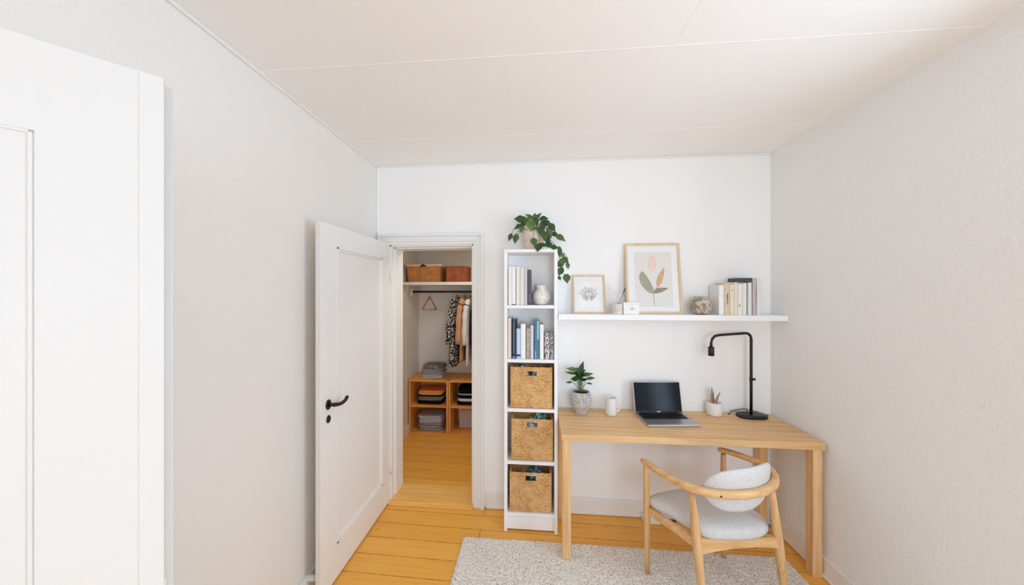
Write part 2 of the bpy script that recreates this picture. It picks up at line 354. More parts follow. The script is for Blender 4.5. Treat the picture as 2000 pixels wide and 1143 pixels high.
# ---------------------------------------------------------------- doors
def leaf_bm(L, zt, th, z0=0.012, stile=0.15, rail=0.135, brail=0.20, lip=0.0, mtx=None, stile2=None, mould=1.0):
    """leaf in local space: x along the leaf from hinge (0) to lock edge (L), y thickness 0..th with the shown face at y=0"""
    s2 = stile2 or stile
    bm = bmesh.new()
    t = bmesh.new()
    box(t, 0.0008, L-0.0008, 0.010*mould, th, z0+0.0008, zt-0.0008)                      # core
    box(t, 0, s2, 0, th-0.012, z0, zt, bev=0.002); box(t, L-stile, L, 0, th-0.012, z0, zt, bev=0.002)
    k = 0.0003 if mould > 0.5 else 0.00005; box(t, s2-0.002, L-stile+0.002, k, th-0.012, zt-rail, zt-0.0002); box(t, s2-0.002, L-stile+0.002, k, th-0.012, z0+0.0005, z0+brail)
    # raised panel moulding
    a, c, d, e = s2+0.0, L-stile, z0+brail, zt-rail
    for (o, wd, y) in (((0.0, 0.012, -0.004), (0.012, 0.012, 0.003), (0.024, 0.004, 0.0065)) if mould > 0.5 else ((0.0, 0.005, -0.0012),)):
        box(t, a+o, a+o+wd, y, 0.012, d+o, e-o, bev=0.0015); box(t, c-o-wd, c-o, y, 0.012, d+o, e-o, bev=0.0015)
        box(t, a+o, c-o, y, 0.012, e-o-wd, e-o, bev=0.0015); box(t, a+o, c-o, y, 0.012, d+o, d+o+wd, bev=0.0015)
    if mtx is not None: bmesh.ops.transform(t, matrix=mtx, verts=t.verts)
    merge(bm, t); return bm
# door_1: the closet door, standing open parallel to the left wall; the shown face looks to +X
# local x -> world -Y, local y -> world -X
D1 = Matrix(((0, -1, 0, -1.088), (-1, 0, 0, 2.440), (0, 0, 1, 0), (0, 0, 0, 1)))
d1 = struct('door_1', leaf_bm(0.822, 1.965, 0.028, 0.012, 0.145, 0.115, 0.185, mtx=D1, stile2=0.115), M['door'])
def oval(bm, c, rx, rz, th, seg=24):           # an oval plate facing +X
    rings = []
    for k, (s, dx) in enumerate(((1, 0), (1, th*0.6), (0.86, th))):
        rings.append([bm.verts.new((c[0]+dx, c[1]+s*rx*math.cos(2*PI*i/seg), c[2]+s*rz*math.sin(2*PI*i/seg))) for i in range(seg)])
    for a, b_ in zip(rings, rings[1:]):
        for i in range(seg): bm.faces.new((a[i], a[(i+1) % seg], b_[(i+1) % seg], b_[i]))
    bm.faces.new(rings[0]); bm.faces.new(rings[-1])
bm = bmesh.new(); oval(bm, (-1.0885, 1.680, 1.000), 0.021, 0.027, 0.008)
tube(bm, [(-1.085, 1.680, 1.0), (-1.055, 1.680, 1.0)], 0.009, 12)
hs = spline([(-1.048, 1.672, 1.003), (-1.043, 1.698, 0.997), (-1.042, 1.728, 0.993), (-1.042, 1.758, 0.996), (-1.043, 1.778, 1.004), (-1.043, 1.789, 1.014)], 5)
tube(bm, hs, [0.0108]*4+[0.0105-0.0015*i/len(hs) for i in range(len(hs)-6)]+[0.0085, 0.0065], 12)
h_ = mk('door_handle', bm, M['handle'], d1); h_['label'] = 'dark curved lever handle'
bm = bmesh.new(); oval(bm, (-1.0885, 1.682, 0.922), 0.017, 0.021, 0.006); k_ = mk('keyhole_cover', bm, M['handle'], d1); k_['label'] = 'dark oval keyhole cover'
mk('latch', BB([(-1.112, -1.092, 1.6165, 1.620, 0.96, 1.06), (-1.108, -1.097, 1.606, 1.618, 1.0, 1.02)], 0.001), M['trim'], d1)
bm = bmesh.new()
for z in (0.25, 1.72): tube(bm, [(-1.083, 2.447, z-0.04), (-1.083, 2.447, z+0.04)], 0.007, 10)
mk('hinge', bm, M['trim'], d1)
bm = bmesh.new(); tube(bm, [(XL+0.0, 1.655, 0.098), (XL+0.052, 1.650, 0.098)], [0.017, 0.014], 14)
tube(bm, [(XL+0.052, 1.65, 0.098), (XL+0.058, 1.65, 0.098)], 0.011, 14)
tag(mk('door_stop', bm, M['trim']), 'small white door stop on the left wall behind the open closet door', 'door stop')
# door_2: nearer door opening from the left wall
al = math.radians(41.2); dv = Vector((math.sin(al), math.cos(al))); nv = Vector((-dv.y, dv.x))     # leaf direction, back direction
tip = Vector((-0.637, 0.523)); Ld = 0.83; hg = tip-dv*Ld
D2 = Matrix(((dv.x, nv.x, 0, hg.x), (dv.y, nv.y, 0, hg.y), (0, 0, 1, 0), (0, 0, 0, 1)))
bm = leaf_bm(Ld, 1.97, 0.044, 0.012, 0.134, 0.135, 0.22, mtx=D2, mould=0.12)
box(bm, Ld-0.030, Ld-0.0005, -0.0012, 0.004, 0.014, 1.9695, bev=0.0008, mtx=D2)
box(bm, Ld-0.002, Ld+0.010, 0.024, 0.0435, 0.014, 1.968, bev=0.001, mtx=D2)
d2 = struct('door_2', bm, plain('toned_down_white_door_paint', (218, 217, 214), 0.5, 0.006, 3, 0.04, 0.001, 15))  # greyer than the closet door: base colour lowered because this leaf renders too bright
bm = bmesh.new(); box(bm, Ld-0.001, Ld+0.0015, 0.004, 0.022, 0.90, 1.10, mtx=D2); mk('latch', bm, M['trim'], d2)
def D2p(x, y, z): return D2 @ Vector((x, y, z))
bm = bmesh.new(); tube(bm, [D2p(Ld-0.062, 0.031, 1.0), D2p(Ld-0.062, 0.066, 1.0)], 0.009, 12)
tube(bm, spline([D2p(Ld-0.060, 0.070, 1.002), D2p(Ld-0.10, 0.076, 0.995), D2p(Ld-0.15, 0.076, 1.004), D2p(Ld-0.19, 0.075, 1.03)], 4), 0.009, 10)
mk('door_handle', bm, M['handle'], d2)

# ================================================================ BOOKCASE
bc = thing('bookcase', (-0.018, 2.325, 0), 'tall narrow white bookcase with five open compartments between door and desk', 'bookcase')
BX0, BX1, BY0, BY1 = -0.196, 0.158, 2.215, 2.430
for a, c in ((BX0, BX0+0.021), (BX1-0.021, BX1)): mk('side_panel', B(a, c, BY0, BY1, 0, 1.884, bev=0.0012), M['shelf_white'], bc)
mk('top_panel', B(BX0+0.021, BX1-0.021, BY0, BY1, 1.862, 1.883, bev=0.001), M['shelf_white'], bc)
SH = [1.510, 1.149, 0.820, 0.470, 0.126]
for z in SH: mk('shelf', B(BX0+0.021, BX1-0.021, BY0+0.002, BY1, z-0.021, z, bev=0.001), M['shelf_white'], bc)
mk('back_panel', B(BX0+0.021, BX1-0.021, BY1-0.006, BY1-0.001, 0.03, 1.862), M['shelf_white'], bc)
mk('plinth', B(BX0+0.021, BX1-0.021, BY0+0.012, BY0+0.028, 0.012, 0.105), M['shelf_white'], bc)

# ---------------------------------------------------------------- woven baskets
def weave_panel(bm, p0, du, dv, n, W, H, rh, tw, hole=None, cell=0.0035, amp=0.0055):
    nu, nvv = max(2, int(W/cell)), max(2, int(H/cell)); g = []
    for j in range(nvv+1):
        row = []
        for i in range(nu+1):
            u, v = W*i/nu, H*j/nvv; r = math.floor(v/rh)
            ph = (u/tw+0.5*(r % 2)) % 1.0; vv = (v/rh) % 1.0
            sl = 0.5+0.5*math.sin(2*PI*(ph+0.35*(vv-0.5)*(1 if r % 2 else -1)))
            h = math.sin(PI*vv)**0.7*(0.10+0.90*sl)
            row.append(bm.verts.new(p0+du*u+dv*v+n*(amp*h)))
        g.append(row)
    for j in range(nvv):
        for i in range(nu):
            u, v = W*(i+0.5)/nu, H*(j+0.5)/nvv
            if hole and hole[0] < u < hole[1] and hole[2] < v < hole[3]: continue
            f = bm.faces.new((g[j][i], g[j][i+1], g[j+1][i+1], g[j+1][i])); f.smooth = True
def basket(x0, x1, y0, y1, z0, z1, label, group, mat, hole=None, rh=0.0155, tw=0.021, flare=0.0, rise=0.022, cell=0.0026, name='storage_basket'):
    t = thing(name, ((x0+x1)/2, (y0+y1)/2, z0), label, 'basket', group)
    W, D, H = x1-x0, y1-y0, z1-z0; th = 0.007
    bm = bmesh.new(); X_, Y_, Z_ = Vector((1, 0, 0)), Vector((0, 1, 0)), Vector((0, 0, 1)); p = Vector((x0, y0, z0))
    hh = None if not hole else (hole[0]-x0, hole[1]-x0, hole[2]-z0, hole[3]-z0)
    weave_panel(bm, p, X_, Z_, -Y_, W, H, rh, tw, hh, cell)
    weave_panel(bm, p+Y_*D, X_, Z_, Y_, W, H, rh, tw, None, cell*2.5)
    weave_panel(bm, p, Y_, Z_, -X_, D, H, rh, tw, None, cell*1.6)
    weave_panel(bm, p+X_*W, Y_, Z_, X_, D, H, rh, tw, None, cell*1.6)
    # inner faces and bottom
    i0, i1, j0, j1 = x0+th, x1-th, y0+th, y1-th
    if hh:
        for a in ((i0, hole[0], z0, z1), (hole[1], i1, z0, z1), (hole[0], hole[1], z0, hole[2]), (hole[0], hole[1], hole[3], z1)):
            box(bm, a[0], a[1], y0+0.001, j0, a[2], a[3])
    else: box(bm, i0, i1, y0+0.001, j0, z0, z1)
    box(bm, i0, i1, j1, y1-0.001, z0, z1); box(bm, x0+0.001, i0, y0+0.001, y1-0.001, z0, z1); box(bm, i1, x1-0.001, y0+0.001, y1-0.001, z0, z1)
    box(bm, i0, i1, j0, j1, z0+0.0005, z0+0.006)
    if flare:
        for v in bm.verts:
            k = flare*(v.co.z-z0)/H
            v.co.x += k*(v.co.x-(x0+x1)/2); v.co.y += k*(v.co.y-(y0+y1)/2)
    mk('basket_body', bm, mat, t)
    # braided rim and corner ribs
    bm = bmesh.new(); k = 1+flare
    def rim_pts(z, o=0.0):
        cx, cy = (x0+x1)/2, (y0+y1)/2; w_, d_ = (W/2)*k+o, (D/2)*k+o
        cr = [(cx-w_, cy-d_), (cx+w_, cy-d_), (cx+w_, cy+d_), (cx-w_, cy+d_), (cx-w_, cy-d_)]; out = []
        for a, b_ in zip(cr, cr[1:]):
            n_ = 14
            for i in range(n_): out.append(Vector((a[0]+(b_[0]-a[0])*i/n_, a[1]+(b_[1]-a[1])*i/n_, z)))
        out.append(Vector((cr[0][0], cr[0][1], z))); return out
    pts = rim_pts(z1); tube(bm, pts, [0.0052+0.0012*math.sin(i*2.4) for i in range(len(pts))], 8)
    pts = rim_pts(z0+0.005, 0.001-flare*W/2 if flare else 0.001); tube(bm, pts, 0.0045, 6)
    for (a, c) in ((x0, y0), (x1, y0)):
        ax, ay = (x0+x1)/2+(a-(x0+x1)/2)*k, (y0+y1)/2+(c-(y0+y1)/2)*k
        n_ = 24; tube(bm, [Vector((a+(ax-a)*i/n_, c+(ay-c)*i/n_, z0+H*i/n_)) for i in range(n_+1)], [0.0048+0.0012*math.sin(i*2.6) for i in range(n_+1)], 8)
    if hole:
        a, b_, c, d = hole
        for q in (((a, c), (b_, c)), ((b_, c), (b_, d)), ((b_, d), (a, d)), ((a, d), (a, c))):
            tube(bm, [(q[0][0], y0-0.001, q[0][1]), (q[1][0], y0-0.001, q[1][1])], 0.0028, 6)
    mk('rim', bm, mat, t)
    return t
def rumple(name, x0, x1, y0, y1, z0, z1, mat, label, cat='cloth', amp=0.012, seed=1, group=None, freq=14):
    """a soft crumpled cloth filling a region: closed domed shape"""
    bm = bmesh.new(); nx, ny = 28, 14; top, bot = [], []
    for j in range(ny+1):
        a, b_ = [], []
        for i in range(nx+1):
            u, v = i/nx*2-1, j/ny*2-1; e = (1-abs(u)**4)*(1-abs(v)**4)
            x, y = x0+(x1-x0)*i/nx, y0+(y1-y0)*j/ny
            d = noise.noise(Vector((x*freq*2, y*freq*2, seed*3.7)))
            zz = z0+(z1-z0)*max(0.02, e**0.5*(0.8+0.35*d)) + amp*e*math.sin(x*freq*7+y*freq*4+3*d+seed)*0.5
            a.append(bm.verts.new((x, y, zz))); b_.append(bm.verts.new((x, y, z0)))
        top.append(a); bot.append(b_)
    for j in range(ny):
        for i in range(nx):
            f = bm.faces.new((top[j][i], top[j][i+1], top[j+1][i+1], top[j+1][i])); f.smooth = True
            bm.faces.new((bot[j][i], bot[j+1][i], bot[j+1][i+1], bot[j][i+1]))
    for i in range(nx):
        bm.faces.new((top[0][i], bot[0][i], bot[0][i+1], top[0][i+1])); bm.faces.new((top[ny][i+1], bot[ny][i+1], bot[ny][i], top[ny][i]))
    for j in range(ny):
        bm.faces.new((top[j+1][0], bot[j+1][0], bot[j][0], top[j][0])); bm.faces.new((top[j][nx], bot[j][nx], bot[j+1][nx], top[j+1][nx]))
    return tag(mk(name, bm, mat, origin=((x0+x1)/2, (y0+y1)/2, z0)), label, cat, group)
def stripecloth(name, c1, c2, scale, rot=0.7):
    m, nt, b = newmat(name); v = coords(nt, (scale, scale, scale), rot=(0, rot, 0.4))
    f = noise_tex(nt, v, 1.0, 2, 0.6)
    nt.links.new(ramp(nt, f, [(0.44, srgb(c1)), (0.52, srgb(c2))]), b.inputs['Base Color']); b.inputs['Roughness'].default_value = 0.95
    return m
M['teal'] = stripecloth('teal_striped_cloth', (66, 128, 132), (176, 214, 216), 60); M['bluewhite'] = stripecloth('blue_and_white_cloth', (52, 58, 104), (206, 216, 236), 50)
M['aqua'] = stripecloth('aqua_cloth', (98, 172, 196), (40, 90, 108), 55); M['lightblue'] = cloth('pale_blue_cloth', (176, 210, 238))
bs = [(998.5, 1077.5, 718, 0.820, (1028.5, 725, 1049, 734.5), 'woven basket in the upper of three basket compartments of the white bookcase'),
      (1000, 1079, 819, 0.470, (1029, 825, 1050, 834.5), 'woven basket in the middle of three basket compartments of the white bookcase'),
      (996.5, 1076, 923, 0.126, (1026, 929.5, 1047, 939.5), 'woven basket in the lowest compartment of the white bookcase')]
BYF = 2.236
for i, (xa, xb, yt, zs, hl, lab) in enumerate(bs):
    a, c = at(xa, yt, BYF), at(xb, yt, BYF); h0, h1 = at(hl[0], hl[3], BYF), at(hl[2], hl[1], BYF)
    basket(a.x, c.x, BYF, 2.408, zs+0.002, a.z, lab, 'hyacinth baskets in the bookcase', M['wicker'], (h0.x, h1.x, h0.z, h1.z))
    zt = a.z
    if i == 0:
        rumple('folded_cloth', a.x+0.02, a.x+0.125, 2.262, 2.385, zt-0.10, zt+0.010, M['bluewhite'], 'blue and white cloth showing at left above the upper bookcase basket', 'cloth', seed=2)
        rumple('folded_cloth', a.x+0.135, c.x-0.02, 2.262, 2.385, zt-0.10, zt+0.012, M['teal'], 'teal cloth showing at right above the upper bookcase basket', 'cloth', seed=4)
    if i == 1:
        rumple('folded_cloth', a.x+0.10, c.x-0.015, 2.300, 2.385, zt-0.10, zt+0.014, M['teal'], 'teal cloth heaped in the middle bookcase basket', 'cloth', seed=5)
        rumple('folded_cloth', a.x+0.09, c.x-0.08, 2.25, 2.295, zt-0.12, zt-0.025, M['lightblue'], 'pale blue cloth seen through the handle hole of the middle basket', 'cloth', seed=8)
    if i == 2:
        rumple('folded_cloth', a.x+0.11, c.x-0.025, 2.262, 2.385, zt-0.16, zt+0.022, M['aqua'], 'aqua and white cloth heaped in the lowest bookcase basket', 'cloth', seed=6)

# ---------------------------------------------------------------- books
def bookmat(name, rgb, kind=None, c2=(60, 60, 60)):
    m, nt, b = newmat(name); b.inputs['Roughness'].default_value = 0.55
    if kind is None:
        f = noise_tex(nt, coords(nt), 40); c = srgb(rgb)
        nt.links.new(ramp(nt, f, [(0.3, tuple(x*0.94 for x in c[:3])+(1,)), (0.7, c)]), b.inputs['Base Color'])
    elif kind == 'spots':
        f = noise_tex(nt, coords(nt, (1, 1, 0.8)), 110, 1)
        nt.links.new(ramp(nt, f, [(0.46, srgb(rgb)), (0.52, srgb(c2))]), b.inputs['Base Color'])
    elif kind == 'title':
        v = coords(nt, (260, 60, 60)); f = noise_tex(nt, v, 1.6, 1)
        f2 = ramp(nt, f, [(0.58, (0, 0, 0, 1)), (0.62, (1, 1, 1, 1))])
        mx = N(nt, 'ShaderNodeMix', data_type='RGBA'); nt.links.new(f2, mx.inputs[0])
        mx.inputs[6].default_value = srgb(rgb); mx.inputs[7].default_value = srgb(c2); nt.links.new(mx.outputs[2], b.inputs['Base Color'])
    return m
def book(x0, x1, y0, y1, z0, z1, mat, label, group, band=None, bandmat=None, lean=0.0):
    """upright book: spine faces the room (-Y)"""
    t = thing('book', ((x0+x1)/2, (y0+y1)/2, z0), label, 'book', group)
    c = 0.0018; r = min(0.004, (x1-x0)*0.2)
    bm = bmesh.new()
    box(bm, x0, x0+c, y0+0.002, y1, z0, z1, bev=0.0005); box(bm, x1-c, x1, y0+0.002, y1, z0, z1, bev=0.0005)
    n = 7; prev = None; pts = []
    for i in range(n+1):
        a = PI*i/n; pts.append(((x0+x1)/2-(x1-x0)/2*math.cos(a), y0+0.003-r*math.sin(a)))
    for (xa, ya), (xb, yb) in zip(pts, pts[1:]):
        vs = [bm.verts.new(q) for q in ((xa, ya, z0), (xb, yb, z0), (xb, yb, z1), (xa, ya, z1))]; f = bm.faces.new(vs); f.smooth = True
    for z in (z0, z1): bm.faces.new([bm.verts.new((q[0], q[1], z)) for q in pts])
    mk('cover', bm, mat, t)
    mk('pages', B(x0+c, x1-c, y0+0.004, y1-0.004, z0+0.004, z1-0.004), M['paper'], t)
    if band:
        for (a, b_, s0, s1) in band:
            bm = bmesh.new()
            xa, xb = x0+(x1-x0)*s0, x0+(x1-x0)*s1
            zz0, zz1 = z0+(z1-z0)*a, z0+(z1-z0)*b_; p = [q for q in pts if xa-1e-6 <= q[0] <= xb+1e-6]
            for (qa, qb) in zip(p, p[1:]): bm.faces.new([bm.verts.new(q) for q in ((qa[0], qa[1]-0.0005, zz0), (qb[0], qb[1]-0.0005, zz0), (qb[0], qb[1]-0.0005, zz1), (qa[0], qa[1]-0.0005, zz1))])
            mk('spine_marking', bm, bandmat, t)
    return t
BKF = 2.240
def shelfbook(xa, xb, yt, zs, mat, label, group, Y=BKF, back=2.40, **k):
    a, c = at(xa, yt, Y), at(xb, yt, Y); return book(a.x+0.0004, c.x-0.0004, Y, back, zs, a.z, mat, label, group, **k)
bw = bookmat('ivory_cover', (242, 238, 230)); bw2 = bookmat('white_cover', (246, 246, 246)); bg = bookmat('light_grey_cover', (208, 206, 206))
bcr = bookmat('cream_cover', (240, 230, 208)); bdk = bookmat('charcoal_cover', (88, 80, 92)); binky = bookmat('black_marks', (70, 64, 60))
G1 = 'books in the top compartment of the bookcase'
shelfbook(992.5, 999.5, 521, 1.511, bw, 'ivory book at the far left of the top bookcase compartment', G1)
shelfbook(999.5, 1007, 521.5, 1.511, bw2, 'white book second from left in the top bookcase compartment', G1, band=[(0.0, 0.02, 0, 1)], bandmat=binky)
shelfbook(1008, 1015.5, 521, 1.511, bw, 'ivory book third from left in the top bookcase compartment', G1, Y=2.245)
shelfbook(1015.5, 1023, 523, 1.511, bookmat('linen_cover', (234, 228, 220)), 'linen coloured book fourth from left in the top bookcase compartment', G1)
shelfbook(1023, 1029.8, 526, 1.511, bg, 'light grey book beside the charcoal book in the top bookcase compartment', G1)
shelfbook(1030, 1038, 527, 1.511, bdk, 'charcoal book beside the round white vase', G1, band=[(0.08, 0.3, 0.2, 0.8)], bandmat=bookmat('mauve_band', (130, 116, 124)))
G2 = 'books in the second compartment of the bookcase'
shelfbook(991.8, 998.6, 622, 1.150, bookmat('pinkish_cover', (234, 216, 204)), 'pale pink book at the left end of the second bookcase compartment', G2)
shelfbook(999, 1008.4, 623.5, 1.150, bookmat('midnight_cover', (26, 30, 44)), 'black book with a blue stripe on its spine', G2, band=[(0.12, 0.97, 0.2, 0.62), (0.0, 0.06, 0.1, 0.9)], bandmat=bookmat('blue_stripe', (104, 128, 176)))
shelfbook(1008.6, 1016.4, 642, 1.150, bookmat('sky_cover', (196, 222, 242)), 'short pale sky blue book with a navy foot on its spine', G2, band=[(0.07, 0.14, 0, 1)], bandmat=bookmat('navy_band', (40, 60, 120)), Y=2.242)
shelfbook(1016.8, 1026.6, 633, 1.150, bw2, 'thick white book between pale blue and taupe books', G2)
shelfbook(1027.6, 1035.6, 642, 1.150, bookmat('taupe_cover', (164, 148, 134), 'spots', (196, 184, 170)), 'mottled taupe book in the second bookcase compartment', G2)
shelfbook(1036, 1042, 636, 1.150, bookmat('lilac_cover', (222, 220, 230)), 'thin lilac white book left of the teal blue book', G2)
shelfbook(1043, 1053, 625.5, 1.150, bookmat('teal_blue_cover', (74, 128, 158)), 'teal blue book, tallest at the right of the second compartment', G2, band=[(0.5, 0.97, 0.5, 1), (0.02, 0.2, 0.1, 0.4)], bandmat=bookmat('aqua_band', (158, 202, 214)))
shelfbook(1054, 1062, 634, 1.150, bw2, 'white book right of the teal blue book', G2)
spm = bookmat('spotted_cover', (232, 226, 222), 'spots', (120, 112, 118))
shelfbook(1063.4, 1073, 652, 1.150, spm, 'small spotted book, left of the two spotted ones', G2)
shelfbook(1073.3, 1081.6, 652.5, 1.150, bookmat('spotted_grey_cover', (206, 202, 206), 'spots', (104, 98, 108)), 'small greyer spotted book at the right end of the second compartment', G2)
# round white vase
c = at(1057, 590, 2.31); bm = bmesh.new(); z = 1.511
lathe(bm, [(0.026, z), (0.044, z+0.008), (0.060, z+0.036), (0.063, z+0.058), (0.056, z+0.084), (0.040, z+0.102), (0.036, z+0.108), (0.040, z+0.120), (0.044, z+0.134), (0.038, z+0.134), (0.030, z+0.108), (0.030, z+0.09)], c.x, c.y, 36)
for v_ in bm.verts:
    d = noise.noise(v_.co*38)*0.0022; r_ = Vector((v_.co.x-c.x, v_.co.y-c.y, 0)); v_.co += r_.normalized()*d if r_.length > 0.01 else Vector()
tag(mk('vase', bm, M['vase_white'], origin=(c.x, c.y, z)), 'round lumpy white vase beside the charcoal book', 'vase')

# ---------------------------------------------------------------- trailing plant on the bookcase
def leaf_mesh(bm, base, d, up, L, W, curl=0.25, kind='heart', fold=0.25):
    """leaf blade from base along d; 'up' is roughly the blade's normal"""
    d = Vector(d).normalized(); s = d.cross(Vector(up)).normalized(); n = s.cross(d).normalized()
    K = 8
    if kind == 'heart': prof = [0.30, 0.72, 0.95, 1.0, 0.90, 0.70, 0.42, 0.18, 0.0]
    else: prof = [0.10, 0.42, 0.72, 0.92, 1.0, 0.88, 0.62, 0.30, 0.0]
    rows = []
    for i in range(K+1):
        t = i/K; cpt = Vector(base)+d*(L*t)-n*(curl*L*t*t); w_ = W*0.5*prof[i]
        back = -0.12*L if (kind == 'heart' and i == 0) else 0
        row = []
        for q in (-1, -0.5, 0, 0.5, 1):
            row.append(cpt+s*(w_*q)+n*(fold*abs(q)*w_)+d*(back*abs(q)))
        rows.append(row)
    for side, off in ((1, 0.0), (-1, -0.0006)):
        g = [[bm.verts.new(p+n*off) for p in r] for r in rows]
        for a, b_ in zip(g, g[1:]):
            for k in range(4):
                vs = (a[k], a[k+1], b_[k+1], b_[k]); f = bm.faces.new(vs if side == 1 else vs[::-1]); f.smooth = True
tp = at(1041, 487, 2.31); pz = 1.8845
tr_ = thing('potted_plant', (tp.x, 2.31, pz), 'trailing green plant in a blush pot on top of the white bookcase', 'plant')
bm = bmesh.new(); cx, cy = tp.x, 2.31
lathe(bm, [(0.056, pz), (0.060, pz+0.004), (0.072, pz+0.05), (0.080, pz+0.10), (0.082, pz+0.128), (0.076, pz+0.128), (0.073, pz+0.11), (0.060, pz+0.106)], cx, cy, 36)
mk('pot', bm, M['pot_pink'], tr_)
bm = bmesh.new(); lathe(bm, [(0.073, pz+0.107), (0.072, pz+0.112), (0.03, pz+0.116), (0.004, pz+0.116)], cx, cy, 24); mk('soil', bm, M['soil'], tr_)
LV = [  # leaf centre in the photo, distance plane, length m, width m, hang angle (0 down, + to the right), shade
 (1013,428,2.27,.066,.058,-100,1),(1033,422,2.33,.062,.030,-125,0),(1052,421,2.35,.060,.032,140,0),(1063,427,2.31,.064,.050,95,1),
 (1037,441,2.225,.078,.070,-5,2),(1056,451,2.222,.060,.054,5,1),(1047,434,2.30,.060,.050,30,1),(1079,445,2.28,.072,.050,40,1),
 (1074,456,2.26,.068,.048,25,0),(1011,443,2.26,.060,.036,-60,1),(1018,449,2.25,.052,.034,-30,0),(996,464,2.25,.056,.032,-20,1),
 (1007,467,2.22,.066,.046,-15,0),(1043,473,2.205,.052,.050,10,0),(1051,484,2.200,.056,.056,-15,1),(1069,468,2.24,.070,.050,20,1),
 (1096,465,2.25,.076,.050,62,0),(1074,479,2.22,.066,.044,60,1),(1084,483,2.21,.052,.036,80,1),(1093,493,2.22,.072,.036,5,1),
 (1092,517,2.24,.054,.050,-60,0),(1105,509,2.24,.054,.050,55,0),(1109,520,2.25,.044,.030,10,2),(1098,513,2.23,.050,.048,15,0),
 (1094,531,2.23,.060,.046,-25,1),(1107,545,2.23,.062,.052,5,0),(1093,544,2.235,.030,.024,30,1),(1028,433,2.30,.060,.050,-20,0),
 (1044,424,2.36,.060,.045,170,0),(1070,437,2.33,.060,.046,60,1),(1022,438,2.28,.060,.046,-45,0),(1064,462,2.235,.055,.045,15,0),
 (1061,440,2.28,.058,.050,10,1),(1085,458,2.30,.052,.036,70,1),(1062,479,2.205,.050,.034,75,1),(1021,426,2.33,.052,.040,-140,1),(1100,500,2.25,.040,.030,40,2)]
rnd = random.Random(3)
stems = bmesh.new()
for i, (px_, py_, Y, L, W, an, sh) in enumerate(LV):
    c = at(px_, py_, Y); a = math.radians(an); d = Vector((math.sin(a), -0.25+rnd.uniform(-0.15, 0.1), -math.cos(a))).normalized()
    base = c-d*(L/2); bm = bmesh.new()
    leaf_mesh(bm, base, d, Vector((rnd.uniform(-0.35, 0.35), -1, rnd.uniform(0.1, 0.7))), L, W, 0.18, 'heart', 0.22)
    mk('leaf', bm, M[('leaf', 'leaf2', 'leaf_pale')[sh]], tr_)
    if py_ < 488:
        st = Vector((cx+rnd.uniform(-0.03, 0.03), cy+rnd.uniform(-0.03, 0.03), pz+0.112)); md = (st+base)/2+Vector((0, 0, 0.035+abs(base.x-cx)*0.25))
        if py_ > 455: md = Vector((cx+(base.x-cx)*0.75, cy+(base.y-cy)*0.75, pz+0.155))
        tube(stems, spline([st, md, base], 6), 0.0016, 6)
vine = [(cx+0.02, cy, pz+0.112), (cx+0.06, cy-0.03, pz+0.15), at(1076, 470, 2.24), at(1088, 484, 2.22), at(1094, 500, 2.22), at(1099, 516, 2.235), at(1096, 530, 2.235), at(1104, 538, 2.235)]
tube(stems, spline(vine, 8), 0.0019, 6)
tube(stems, spline([at(1094, 496, 2.222), at(1101, 493, 2.235), at(1107, 502, 2.24), at(1110, 518, 2.25)], 6), 0.0014, 6)
tube(stems, spline([at(1096, 528, 2.235), at(1094, 536, 2.235), at(1091, 541, 2.235)], 6), 0.0013, 6)
mk('stems', stems, M['stem'], tr_)

# ================================================================ WALL SHELF AND WHAT STANDS ON IT
SX0, SY0, SZ = 0.170, 2.281, 1.4465
tag(mk('wall_shelf', B(SX0, XR-0.004, SY0, YB-0.001, SZ-0.036, SZ, bev=0.0015), M['shelf_white'], origin=(0.9, 2.36, SZ)), 'long white floating shelf on the back wall above the desk', 'shelf')
def picture(px0, px1, pyt, Yb, Yt, zb, fw, label, art, fd=0.018):
    """a framed picture leaning back: bottom edge at Yb, top at Yt"""
    a, b_ = at(px0, 612, Yb), at(px1, 612, Yb); zt = at((px0+px1)/2, pyt, Yt).z
    x0, x1 = a.x, b_.x; Wd = x1-x0; Hh = math.hypot(zt-zb, Yt-Yb); tilt = math.atan2(Yt-Yb, zt-zb)
    Mx = Matrix.Translation((x0, Yb, zb+0.001+fd*0)) @ Matrix.Rotation(-tilt, 4, 'X')
    t = thing('framed_picture', ((x0+x1)/2, Yb, zb), label, 'picture')
    def part(nm, bm, mat, par=t):
        bmesh.ops.transform(bm, matrix=Mx, verts=bm.verts); return mk(nm, bm, mat, par)
    part('frame', BB([(0, fw, 0, fd, 0, Hh), (Wd-fw, Wd, 0, fd, 0, Hh), (fw, Wd-fw, 0.0004, fd, 0, fw), (fw, Wd-fw, 0.0004, fd, Hh-fw, Hh)], 0.001), M['frame_oak'])
    mb = part('mat_board', B(fw, Wd-fw, fd*0.45, fd*0.8, fw, Hh-fw), M['mat_board'])
    art(part, mb, Wd, Hh, fw, fd*0.45)
    return t
def flat(bm, pts, y):
    bm.faces.new([bm.verts.new((p[0], y, p[1])) for p in pts])
